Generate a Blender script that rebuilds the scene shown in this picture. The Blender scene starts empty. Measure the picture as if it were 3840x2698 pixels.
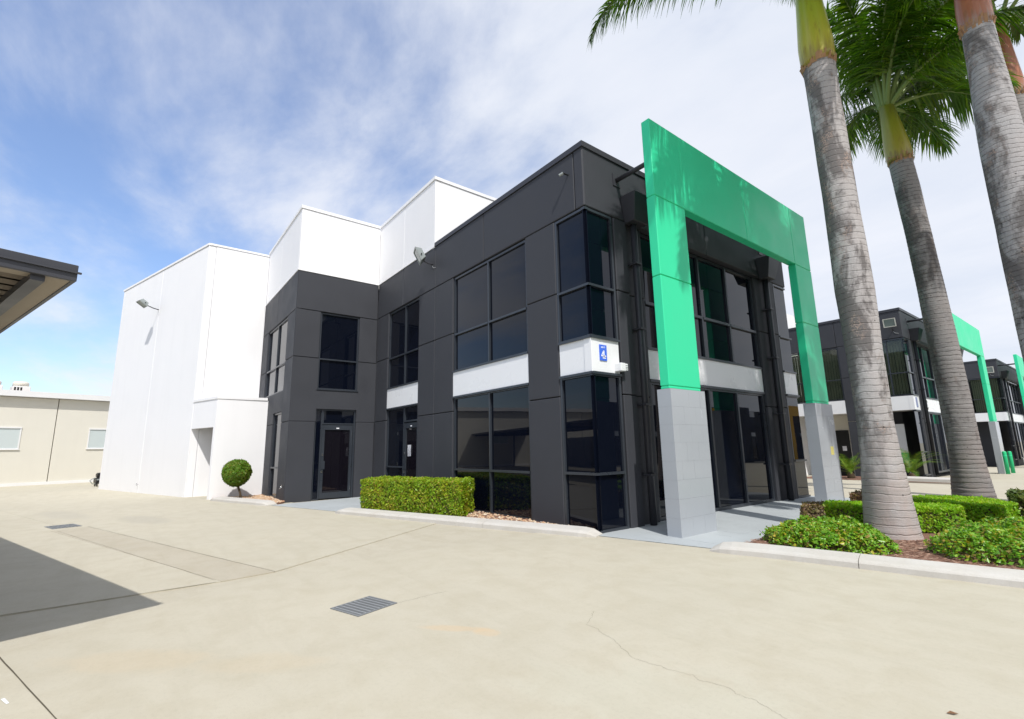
import bpy, bmesh, math, random
import numpy as np
from mathutils import Vector, Matrix

# ------------------------------------------------------------------ camera, world, sun, exposure
scene = bpy.context.scene
COL = scene.collection
CAM = Vector((6.4608, -7.0355, 1.6))
FW = Vector((-0.776068, 0.603991, 0.181419)); RT = Vector((0.611393, 0.791113, -0.018424)); UP = Vector((0.154651, -0.09662, 0.983233))
cd = bpy.data.cameras.new('camera'); cam = bpy.data.objects.new('camera', cd); COL.objects.link(cam)
cam.matrix_world = Matrix(((RT.x, UP.x, -FW.x, CAM.x), (RT.y, UP.y, -FW.y, CAM.y), (RT.z, UP.z, -FW.z, CAM.z), (0, 0, 0, 1)))
cd.sensor_width = 36.0; cd.lens = 16.984; cd.clip_start = 0.05; cd.clip_end = 3000
scene.camera = cam

SUN_EL = math.radians(53.0)
SUN_H = Vector((0.922, -0.387)).normalized()            # horizontal direction towards the sun
SUN_DIR = Vector((SUN_H.x * math.cos(SUN_EL), SUN_H.y * math.cos(SUN_EL), math.sin(SUN_EL)))
sd = bpy.data.lights.new('sun', 'SUN'); sd.energy = 4.7; sd.angle = math.radians(0.53); sd.color = (1.0, 0.965, 0.91)
sun = bpy.data.objects.new('sun', sd); COL.objects.link(sun)
sun.rotation_euler = SUN_DIR.to_track_quat('Z', 'Y').to_euler(); sun.location = (20, -10, 30)

world = bpy.data.worlds.new('World'); scene.world = world; world.use_nodes = True
def build_world():
    nt = world.node_tree; nt.nodes.clear(); N = nt.nodes.new; L = nt.links.new
    out = N('ShaderNodeOutputWorld'); bg = N('ShaderNodeBackground'); bg.inputs['Strength'].default_value = 0.13
    sky = N('ShaderNodeTexSky'); sky.sky_type = 'NISHITA'; sky.sun_disc = False
    sky.sun_elevation = SUN_EL; sky.sun_rotation = math.atan2(SUN_H.x, SUN_H.y)
    sky.air_density = 1.25; sky.dust_density = 0.5; sky.ozone_density = 3.0
    tc = N('ShaderNodeTexCoord'); sep = N('ShaderNodeSeparateXYZ'); L(tc.outputs['Generated'], sep.inputs[0])
    # cloud deck: the view direction projected on a flat layer
    mx = N('ShaderNodeMath'); mx.operation = 'MAXIMUM'; mx.inputs[1].default_value = 0.0; L(sep.outputs['Z'], mx.inputs[0])
    ad = N('ShaderNodeMath'); ad.operation = 'ADD'; ad.inputs[1].default_value = 0.16; L(mx.outputs[0], ad.inputs[0])
    dv = N('ShaderNodeVectorMath'); dv.operation = 'DIVIDE'; cb = N('ShaderNodeCombineXYZ')
    for i in range(3): L(ad.outputs[0], cb.inputs[i])
    L(tc.outputs['Generated'], dv.inputs[0]); L(cb.outputs[0], dv.inputs[1])
    fl = N('ShaderNodeVectorMath'); fl.operation = 'MULTIPLY'; fl.inputs[1].default_value = (1, 1, 0); L(dv.outputs[0], fl.inputs[0])
    def noise(scale, det, rough, loc, rot=0.0, sc=(1, 1, 1), dist=0.0):
        m = N('ShaderNodeMapping'); m.inputs['Location'].default_value = loc; m.inputs['Rotation'].default_value = (0, 0, rot); m.inputs['Scale'].default_value = sc
        L(fl.outputs[0], m.inputs[0]); n = N('ShaderNodeTexNoise'); n.inputs['Scale'].default_value = scale; n.inputs['Detail'].default_value = det
        n.inputs['Roughness'].default_value = rough; n.inputs['Distortion'].default_value = dist; L(m.outputs[0], n.inputs['Vector']); return n.outputs['Fac']
    big = noise(0.42, 3, 0.5, (1.95, 0.3, 0)); streak = noise(1.7, 9, 0.58, (5.3, 1.0, 3.0), 0.55, (0.68, 1.12, 1), 0.25); fine = noise(5.0, 8, 0.6, (2, 7, 1), 0.5, (0.6, 1.2, 1), 0.3)
    def mth(op, a, b):
        m = N('ShaderNodeMath'); m.operation = op
        for i, v in enumerate((a, b)):
            if isinstance(v, (int, float)): m.inputs[i].default_value = v
            else: L(v, m.inputs[i])
        return m.outputs[0]
    s = mth('ADD', mth('MULTIPLY', big, 1.0), mth('ADD', mth('MULTIPLY', streak, 0.85), mth('MULTIPLY', fine, 0.22)))
    wis = N('ShaderNodeMapRange'); wis.interpolation_type = 'SMOOTHSTEP'; wis.inputs['From Min'].default_value = 0.47; wis.inputs['From Max'].default_value = 0.72; wis.inputs['To Max'].default_value = 0.62
    L(mth('ADD', mth('MULTIPLY', noise(1.05, 10, 0.62, (7.7, 3.1, 5.0), 0.62, (0.7, 1.25, 1), 0.3), 0.8), mth('MULTIPLY', fine, 0.22)), wis.inputs['Value'])
    # weather: the bank of cloud lies to the north-east
    grad = mth('ADD', mth('MULTIPLY', sep.outputs['Y'], 0.30), mth('MULTIPLY', sep.outputs['X'], 0.26))
    s = mth('ADD', s, grad)
    mr = N('ShaderNodeMapRange'); mr.interpolation_type = 'SMOOTHSTEP'; mr.inputs['From Min'].default_value = 0.60; mr.inputs['From Max'].default_value = 1.04
    mr.inputs['To Min'].default_value = 0.08; mr.inputs['To Max'].default_value = 0.96; L(s, mr.inputs['Value'])
    cc = N('ShaderNodeValToRGB'); cc.color_ramp.elements[0].position = 0.3; cc.color_ramp.elements[0].color = (6.6, 7.1, 8.1, 1); cc.color_ramp.elements[1].position = 0.62; cc.color_ramp.elements[1].color = (7.8, 8.05, 8.7, 1)
    L(streak, cc.inputs[0])
    sm = N('ShaderNodeMix'); sm.data_type = 'RGBA'; sm.blend_type = 'MULTIPLY'; sm.inputs['Factor'].default_value = 1.0
    L(sky.outputs[0], sm.inputs['A']); sm.inputs['B'].default_value = (1.40, 1.48, 1.72, 1)
    mixn = N('ShaderNodeMix'); mixn.data_type = 'RGBA'; L(mth('MAXIMUM', mr.outputs[0], wis.outputs[0]), mixn.inputs['Factor']); L(sm.outputs['Result'], mixn.inputs['A']); L(cc.outputs[0], mixn.inputs['B'])
    L(mixn.outputs['Result'], bg.inputs['Color']); L(bg.outputs[0], out.inputs['Surface'])
build_world()
scene.view_settings.view_transform = 'Standard'; scene.view_settings.look = 'None'; scene.view_settings.gamma = 1.0; scene.view_settings.use_curve_mapping = False
scene.view_settings.exposure = -0.17
scene.render.engine = 'CYCLES'

# ------------------------------------------------------------------ helpers
rng = np.random.default_rng(7); random.seed(7)
E_ = Vector((0.956, 0.293, 0)); N_ = Vector((-0.293, 0.956, 0))     # driveway direction and its left normal
def ST(s, t, z=0.0): return Vector((0.956 * s - 0.293 * t, 0.293 * s + 0.956 * t, z))
def toST(x, y): return 0.956 * x + 0.293 * y, -0.293 * x + 0.956 * y
def gz(y): return 0.0 if y < 13 else -0.0165 * (min(y, 70) - 13)

def tag(o, label=None, cat=None, group=None, kind=None):
    if label: o['label'] = label
    if cat: o['category'] = cat
    if group: o['group'] = group
    if kind: o['kind'] = kind
    return o
def empty(name, loc, label=None, cat=None, group=None, kind=None):
    o = bpy.data.objects.new(name, None); COL.objects.link(o); o.location = loc; o.empty_display_size = 0.2
    return tag(o, label, cat, group, kind)
def link(name, me, m, parent=None):
    o = bpy.data.objects.new(name, me); COL.objects.link(o)
    if m is not None:
        me.materials.clear(); me.materials.append(m)
    if parent is not None:
        o.parent = parent
        if parent.type == 'EMPTY': o.matrix_parent_inverse = Matrix.Translation(-parent.location)
    return o
def bm_obj(name, bm, m, parent=None, smooth=False):
    me = bpy.data.meshes.new(name); bm.normal_update(); bm.to_mesh(me); bm.free()
    if smooth:
        me.polygons.foreach_set('use_smooth', [True] * len(me.polygons))
    return link(name, me, m, parent)
def pyd(name, v, f, m, parent=None, smooth=False):
    me = bpy.data.meshes.new(name); me.from_pydata(v, [], f); me.update()
    if smooth: me.polygons.foreach_set('use_smooth', [True] * len(me.polygons))
    return link(name, me, m, parent)
def add_hex(bm, c):
    """8 corners: bottom 4 (ccw) then top 4"""
    vs = [bm.verts.new(p) for p in c]
    for q in ((3, 2, 1, 0), (4, 5, 6, 7), (0, 1, 5, 4), (1, 2, 6, 5), (2, 3, 7, 6), (3, 0, 4, 7)): bm.faces.new([vs[i] for i in q])
    return vs
def fix(bm): bmesh.ops.recalc_face_normals(bm, faces=bm.faces[:])
def add_box(bm, x0, x1, y0, y1, z0, z1):
    return add_hex(bm, [(x0, y0, z0), (x1, y0, z0), (x1, y1, z0), (x0, y1, z0), (x0, y0, z1), (x1, y0, z1), (x1, y1, z1), (x0, y1, z1)])
def bevel(bm, w, seg=1):
    bmesh.ops.bevel(bm, geom=bm.edges[:] , offset=w, segments=seg, affect='EDGES', profile=0.5)
def add_tube(bm, pts, rad, n=10, caps=True):
    pts = [Vector(p) for p in pts]; rings = []
    if isinstance(rad, (int, float)): rad = [rad] * len(pts)
    ref = None
    for i, p in enumerate(pts):
        t = (pts[min(i + 1, len(pts) - 1)] - pts[max(i - 1, 0)]).normalized()
        if ref is None: ref = Vector((1, 0, 0)) if abs(t.x) < 0.8 else Vector((0, 1, 0))
        a = (ref - t * ref.dot(t)).normalized(); b = t.cross(a); ref = a
        rings.append([bm.verts.new(p + (a * math.cos(2 * math.pi * k / n) + b * math.sin(2 * math.pi * k / n)) * rad[i]) for k in range(n)])
    for i in range(len(rings) - 1):
        for k in range(n): bm.faces.new((rings[i][k], rings[i][(k + 1) % n], rings[i + 1][(k + 1) % n], rings[i + 1][k]))
    if caps: bm.faces.new(rings[0][::-1]); bm.faces.new(rings[-1])
def add_prism(bm, poly, z0, z1):
    b = [bm.verts.new((p[0], p[1], z0)) for p in poly]; t = [bm.verts.new((p[0], p[1], z1)) for p in poly]
    n = len(poly)
    bm.faces.new(b[::-1]); bm.faces.new(t)
    for i in range(n): bm.faces.new((b[i], b[(i + 1) % n], t[(i + 1) % n], t[i]))
def clip(poly, a, b, c):
    """keep a*x+b*y<=c"""
    out = []
    for i in range(len(poly)):
        p, q = poly[i], poly[(i + 1) % len(poly)]; dp = a * p[0] + b * p[1] - c; dq = a * q[0] + b * q[1] - c
        if dp <= 0: out.append(p)
        if dp * dq < 0:
            k = dp / (dp - dq); out.append((p[0] + (q[0] - p[0]) * k, p[1] + (q[1] - p[1]) * k))
    return out
def copy_tree(o, parent=None):
    c = o.copy(); COL.objects.link(c)
    if parent is not None: c.parent = parent
    for ch in [x for x in o.children]: copy_tree(ch, c)
    return c

# ------------------------------------------------------------------ materials
class G:
    def __init__(s, name, rough=0.6, color=(0.5, 0.5, 0.5), metal=0.0, spec=0.5):
        s.m = bpy.data.materials.new(name); s.m.use_nodes = True; s.nt = s.m.node_tree
        s.b = s.nt.nodes['Principled BSDF']; s.b.inputs['Base Color'].default_value = (*color, 1); s.b.inputs['Roughness'].default_value = rough
        s.b.inputs['Metallic'].default_value = metal; s.b.inputs['Specular IOR Level'].default_value = spec; s.tc = None
    def N(s, t): return s.nt.nodes.new(t)
    def L(s, a, b): s.nt.links.new(a, b)
    def co(s, kind='Object', scale=(1, 1, 1), loc=(0, 0, 0)):
        if s.tc is None: s.tc = s.N('ShaderNodeTexCoord')
        if scale == (1, 1, 1) and loc == (0, 0, 0): return s.tc.outputs[kind]
        m = s.N('ShaderNodeMapping'); m.inputs['Scale'].default_value = scale; m.inputs['Location'].default_value = loc; s.L(s.tc.outputs[kind], m.inputs[0]); return m.outputs[0]
    def noise(s, scale, det=4, rough=0.55, vec=None, dist=0.0):
        n = s.N('ShaderNodeTexNoise'); n.inputs['Scale'].default_value = scale; n.inputs['Detail'].default_value = det; n.inputs['Roughness'].default_value = rough; n.inputs['Distortion'].default_value = dist
        s.L(vec if vec is not None else s.co(), n.inputs['Vector']); return n.outputs['Fac']
    def ramp(s, fac, stops, interp='LINEAR'):
        r = s.N('ShaderNodeValToRGB'); r.color_ramp.interpolation = interp
        while len(r.color_ramp.elements) < len(stops): r.color_ramp.elements.new(0.5)
        for e, (p, c) in zip(r.color_ramp.elements, stops):
            e.position = p; e.color = (c, c, c, 1) if isinstance(c, (int, float)) else (*c, 1)
        s.L(fac, r.inputs[0]); return r.outputs[0]
    def mix(s, fac, a, b, blend='MIX'):
        m = s.N('ShaderNodeMix'); m.data_type = 'RGBA'; m.blend_type = blend
        for i, v in (('Factor', fac), ('A', a), ('B', b)):
            if isinstance(v, (int, float)): m.inputs[i].default_value = v
            elif isinstance(v, tuple): m.inputs[i].default_value = (*v, 1)
            else: s.L(v, m.inputs[i])
        return m.outputs['Result']
    def math(s, op, a, b=0.0, c=0.0):
        m = s.N('ShaderNodeMath'); m.operation = op
        for i, v in enumerate((a, b, c)):
            if isinstance(v, (int, float)): m.inputs[i].default_value = v
            else: s.L(v, m.inputs[i])
        return m.outputs[0]
    def color(s, c): s.L(c, s.b.inputs['Base Color']); return s
    def rough(s, c): s.L(c, s.b.inputs['Roughness']); return s
    def bump(s, h, strength=0.2, dist=0.01):
        b = s.N('ShaderNodeBump'); b.inputs['Strength'].default_value = strength; b.inputs['Distance'].default_value = dist; s.L(h, b.inputs['Height']); s.L(b.outputs[0], s.b.inputs['Normal']); return s

def painted(name, c, var=0.12, rough=0.6, bumps=0.25, streak=0.15, spec=0.4):
    g = G(name, rough, c, spec=spec)
    n = g.noise(1.3, 5); st = g.noise(1.0, 5, 0.6, g.co(scale=(2.2, 2.2, 0.22)))
    d = tuple(x * (1 - var) for x in c); l = tuple(min(1, x * (1 + var)) for x in c)
    col = g.mix(n, d, l); dirt = g.ramp(st, [(0.5, 0.0), (0.75, 1.0)])
    col = g.mix(g.math('MULTIPLY', dirt, streak), col, tuple(x * 0.6 + 0.02 for x in c))
    g.color(col); g.rough(g.ramp(n, [(0.3, max(0.05, rough - 0.08)), (0.7, min(1, rough + 0.08))]))
    if bumps: g.bump(g.noise(160, 3), bumps, 0.002)
    return g.m
M = {}
M['dark'] = painted('dark_grey_render_paint', (0.046, 0.0485, 0.057), 0.16, 0.62, 0.5, 0.16, 0.25)
M['dark_trim'] = painted('dark_grey_metal_trim', (0.04, 0.041, 0.049), 0.1, 0.45, 0.0, 0.1)
M['white'] = painted('white_wall_paint', (0.82, 0.82, 0.835), 0.02, 0.62, 0.4, 0.075)
M['band'] = painted('white_spandrel_paint', (0.80, 0.81, 0.83), 0.01, 0.3, 0.0, 0.02)
M['green'] = painted('green_portal_paint', (0.032, 0.66, 0.335), 0.03, 0.42, 0.12, 0.03)
M['tile'] = painted('grey_glazed_tile', (0.37, 0.395, 0.425), 0.04, 0.22, 0.0, 0.05)
M['grout'] = painted('pale_grout', (0.36, 0.38, 0.40), 0.05, 0.9, 0.0, 0.0)
M['alu'] = painted('dark_window_aluminium', (0.030, 0.036, 0.046), 0.1, 0.33, 0.0, 0.0, 0.6)
M['cream'] = painted('cream_wall_paint', (0.665, 0.64, 0.565), 0.03, 0.7, 0.3, 0.06)
M['cream_white'] = painted('off_white_fascia', (0.74, 0.74, 0.74), 0.02, 0.5, 0.0, 0.03)
M['rust'] = painted('tan_sealant', (0.42, 0.30, 0.19), 0.1, 0.8, 0.0, 0.0)
M['steel'] = painted('galvanised_steel', (0.36, 0.38, 0.40), 0.1, 0.35, 0.0, 0.1, 0.6)
M['lampgrey'] = painted('lamp_housing_grey', (0.27, 0.30, 0.30), 0.08, 0.45, 0.0, 0.1)
M['black'] = painted('black_plastic', (0.012, 0.012, 0.013), 0.1, 0.4, 0.0, 0.0)
M['grate'] = painted('dull_grate_steel', (0.20, 0.21, 0.22), 0.15, 0.5, 0.0, 0.1)
M['chrome'] = G('satin_chrome', 0.2, (0.75, 0.75, 0.76), 1.0).m
M['paper'] = G('white_paper', 0.8, (0.82, 0.82, 0.86)).m
M['blue'] = G('blue_sign_enamel', 0.35, (0.055, 0.16, 0.74)).m
M['whitemark'] = G('white_lettering', 0.5, (0.85, 0.87, 0.92)).m
M['yellow'] = painted('yellow_portal_paint', (0.78, 0.42, 0.01), 0.03, 0.45, 0.0, 0.02)
M['bollard'] = painted('green_bollard_paint', (0.02, 0.50, 0.20), 0.05, 0.35, 0.0, 0.05)
M['blind'] = painted('cream_vertical_blind', (0.62, 0.61, 0.52), 0.06, 0.8, 0.0, 0.0)
M['blindrail'] = M['blind']
M['greywall'] = painted('grey_block_wall', (0.19, 0.19, 0.195), 0.05, 0.8, 0.3, 0.1)
M['palelamp'] = painted('pale_lamp_housing', (0.55, 0.55, 0.50), 0.08, 0.45, 0.0, 0.1)
M['soffit'] = painted('beige_soffit_sheet', (0.30, 0.255, 0.20), 0.06, 0.6, 0.0, 0.1)
M['carport'] = painted('charcoal_fascia_sheet', (0.05, 0.052, 0.062), 0.08, 0.4, 0.0, 0.05)

def glass_mat(name, base, ior=1.52, rough=0.015, wob=0.02, tint=None):
    g = G(name, rough, base, spec=0.5); g.b.inputs['IOR'].default_value = ior
    if wob: g.bump(g.noise(0.9, 2, 0.4), wob, 0.05)
    return g.m
M['glass'] = glass_mat('tinted_glass', (0.003, 0.0045, 0.010), 1.41)
def clear_glass():
    g = G('lightly_tinted_glass', 0.01, (0.3, 0.33, 0.3)); nt = g.nt; out = nt.nodes['Material Output']
    tr = g.N('ShaderNodeBsdfTransparent'); tr.inputs[0].default_value = (0.72, 0.76, 0.70, 1)
    gl = g.N('ShaderNodeBsdfGlossy'); gl.inputs['Roughness'].default_value = 0.01
    fr = g.N('ShaderNodeFresnel'); fr.inputs[0].default_value = 1.52; mx = g.N('ShaderNodeMixShader')
    g.L(fr.outputs[0], mx.inputs[0]); g.L(tr.outputs[0], mx.inputs[1]); g.L(gl.outputs[0], mx.inputs[2]); g.L(mx.outputs[0], out.inputs['Surface']); return g.m
M['clear'] = clear_glass()
M['frost'] = glass_mat('pale_window_film', (0.52, 0.58, 0.58), rough=0.12)
M['lens'] = glass_mat('lamp_lens', (0.16, 0.2, 0.19), rough=0.08)

def concrete(name, c, spots=True, rnd=True):
    g = G(name, 0.82, c, spec=0.25)
    geo = g.N('ShaderNodeNewGeometry'); pos = geo.outputs['Position']
    n1 = g.noise(0.35, 6, 0.6, pos, 0.6); n2 = g.noise(2.6, 7, 0.65, pos, 0.4); n3 = g.noise(95, 3, 0.6, pos)
    col = g.mix(n1, tuple(x * 0.90 for x in c), tuple(min(1, x * 1.08) for x in c))
    col = g.mix(g.ramp(n2, [(0.42, 0.0), (0.78, 0.55)]), col, (c[0] * 0.80, c[1] * 0.76, c[2] * 0.68))
    # trowel and tyre drag streaks along the driveway
    m = g.N('ShaderNodeMapping'); m.inputs['Rotation'].default_value = (0, 0, -0.297); m.inputs['Scale'].default_value = (0.35, 3.0, 1); g.L(pos, m.inputs[0])
    n4 = g.noise(1.1, 5, 0.6, m.outputs[0], 0.3)
    col = g.mix(g.ramp(n4, [(0.50, 0.0), (0.8, 0.55)]), col, (c[0] * 0.84, c[1] * 0.83, c[2] * 0.80))
    if spots:
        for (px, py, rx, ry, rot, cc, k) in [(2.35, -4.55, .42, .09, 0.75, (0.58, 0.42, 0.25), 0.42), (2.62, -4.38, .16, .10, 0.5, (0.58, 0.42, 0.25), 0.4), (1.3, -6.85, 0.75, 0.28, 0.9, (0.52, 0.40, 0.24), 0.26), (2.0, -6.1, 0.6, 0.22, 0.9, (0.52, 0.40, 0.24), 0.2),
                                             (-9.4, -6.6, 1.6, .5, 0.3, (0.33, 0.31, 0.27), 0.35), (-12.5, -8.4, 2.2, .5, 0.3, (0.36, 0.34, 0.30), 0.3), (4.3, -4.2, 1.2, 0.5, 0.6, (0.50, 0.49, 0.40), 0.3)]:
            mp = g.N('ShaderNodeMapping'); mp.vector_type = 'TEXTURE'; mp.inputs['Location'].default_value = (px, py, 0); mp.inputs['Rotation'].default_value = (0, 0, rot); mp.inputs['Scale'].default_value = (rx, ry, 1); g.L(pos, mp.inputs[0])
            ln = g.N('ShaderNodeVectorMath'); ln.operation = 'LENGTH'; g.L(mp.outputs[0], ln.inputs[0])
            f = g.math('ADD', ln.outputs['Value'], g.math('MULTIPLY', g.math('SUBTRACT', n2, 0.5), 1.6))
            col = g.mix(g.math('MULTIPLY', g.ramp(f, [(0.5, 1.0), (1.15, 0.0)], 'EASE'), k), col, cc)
    col = g.mix(g.math('MULTIPLY', g.math('SUBTRACT', g.noise(28, 6, 0.75, pos), 0.5), 0.9), col, tuple(x * 0.55 for x in c)); sp = g.ramp(g.noise(120, 3, 0.6, pos), [(0.28, 1.0), (0.36, 0.0)]); col = g.mix(g.math('MULTIPLY', sp, 0.5), col, tuple(x * 0.5 for x in c))
    if rnd:
        oi = g.N('ShaderNodeObjectInfo'); col = g.mix(g.math('MULTIPLY', oi.outputs['Random'], 0.16), col, tuple(x * 0.78 for x in c))
    g.color(col); g.bump(g.math('ADD', n3, g.math('MULTIPLY', n2, 0.6)), 0.35, 0.004); return g.m
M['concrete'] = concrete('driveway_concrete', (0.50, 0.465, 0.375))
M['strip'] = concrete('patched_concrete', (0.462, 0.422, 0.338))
M['far_concrete'] = concrete('far_concrete', (0.48, 0.445, 0.36), False, False)
M['kerb'] = concrete('kerb_concrete', (0.54, 0.52, 0.485), False, True)
M['joint'] = G('joint_filler', 0.95, (0.10, 0.085, 0.06)).m
M['paving'] = painted('blue_grey_paving_paint', (0.40, 0.43, 0.445), 0.05, 0.6, 0.3, 0.05)
M['door_dark'] = glass_mat('dark_door_glass', (0.006, 0.005, 0.008))

def mulch():
    g = G('bark_mulch', 0.95, (0.2, 0.12, 0.09)); n = g.noise(38, 6, 0.7); v = g.noise(7, 4)
    g.color(g.mix(v, g.ramp(n, [(0.3, (0.07, 0.035, 0.025)), (0.55, (0.23, 0.12, 0.085)), (0.8, (0.42, 0.27, 0.21))]), (0.26, 0.14, 0.10))); g.bump(n, 0.9, 0.03); return g.m
M['mulch'] = mulch()
def island(name, cols, rough=0.8, transl=0.0, spec=0.3):
    g = G(name, rough, cols[0], spec=spec); geo = g.N('ShaderNodeNewGeometry'); k = len(cols)
    c = g.ramp(geo.outputs['Random Per Island'], [((i + 0.5) / k, cc) for i, cc in enumerate(cols)])
    if transl:
        nz = g.noise(2.4, 4, 0.6); c = g.mix(g.ramp(nz, [(0.45, 0.0), (0.68, 0.75)]), c, g.mix(1.0, c, (1.55, 1.12, 1.1), 'MULTIPLY'))
    g.color(c)
    if transl:
        t = g.N('ShaderNodeBsdfTranslucent'); lc = g.mix(1.0, c, (1.25, 1.35, 0.55), 'MULTIPLY'); g.L(lc, t.inputs[0])
        mx = g.N('ShaderNodeMixShader'); mx.inputs[0].default_value = transl; g.L(g.b.outputs[0], mx.inputs[1]); g.L(t.outputs[0], mx.inputs[2]); g.L(mx.outputs[0], g.nt.nodes['Material Output'].inputs['Surface'])
    return g.m
M['chips'] = island('bark_chips', [(0.09, 0.045, 0.03), (0.24, 0.13, 0.09), (0.38, 0.25, 0.19), (0.16, 0.08, 0.055)])
M['pebbles'] = island('river_pebbles', [(0.45, 0.26, 0.15), (0.55, 0.42, 0.28), (0.36, 0.20, 0.13), (0.60, 0.52, 0.40)])
M['hedge_leaf'] = island('clipped_hedge_leaves', [(0.17, 0.31, 0.012), (0.27, 0.46, 0.018), (0.21, 0.37, 0.016), (0.34, 0.46, 0.024), (0.27, 0.25, 0.03)], 0.42, 0.38, 0.45)
M['ball_leaf'] = island('topiary_leaves', [(0.08, 0.19, 0.010), (0.13, 0.28, 0.014), (0.11, 0.22, 0.014), (0.17, 0.20, 0.018)], 0.42, 0.32, 0.45)
M['low_leaf'] = island('low_hedge_leaves', [(0.19, 0.42, 0.014), (0.26, 0.55, 0.02), (0.22, 0.47, 0.018), (0.33, 0.54, 0.025), (0.28, 0.40, 0.035)], 0.5, 0.42, 0.4)
M['cover_leaf'] = island('ground_cover_leaves', [(0.11, 0.30, 0.022), (0.18, 0.41, 0.03), (0.14, 0.34, 0.022), (0.21, 0.43, 0.03), (0.25, 0.45, 0.03), (0.12, 0.31, 0.022), (0.19, 0.39, 0.025), (0.42, 0.40, 0.03), (0.24, 0.20, 0.05)], 0.34, 0.32, 0.5)
M['dry_leaf'] = island('purplish_dry_leaves', [(0.17, 0.13, 0.06), (0.24, 0.20, 0.09), (0.13, 0.14, 0.03), (0.26, 0.19, 0.16)], 0.6, 0.2)
M['back_leaf'] = island('dark_shrub_leaves', [(0.05, 0.10, 0.015), (0.10, 0.17, 0.03), (0.16, 0.20, 0.05), (0.08, 0.12, 0.02)], 0.4, 0.22, 0.5)
M['twig'] = painted('brown_twigs', (0.085, 0.06, 0.035), 0.3, 0.9, 0.0, 0.0)
M['palm_leaf'] = island('palm_leaflets', [(0.045, 0.11, 0.008), (0.08, 0.19, 0.010), (0.055, 0.14, 0.012), (0.13, 0.24, 0.014)], 0.28, 0.44, 0.5)
M['palm_leaf_olive'] = island('olive_palm_leaflets', [(0.06, 0.10, 0.012), (0.09, 0.13, 0.015), (0.07, 0.14, 0.015)], 0.38, 0.28, 0.5)
M['rachis'] = painted('palm_rachis', (0.17, 0.24, 0.07), 0.15, 0.45, 0.0, 0.0)
M['cycad'] = island('cycad_leaflets', [(0.06, 0.16, 0.014), (0.09, 0.21, 0.02), (0.24, 0.32, 0.03)], 0.4, 0.2)

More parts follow.
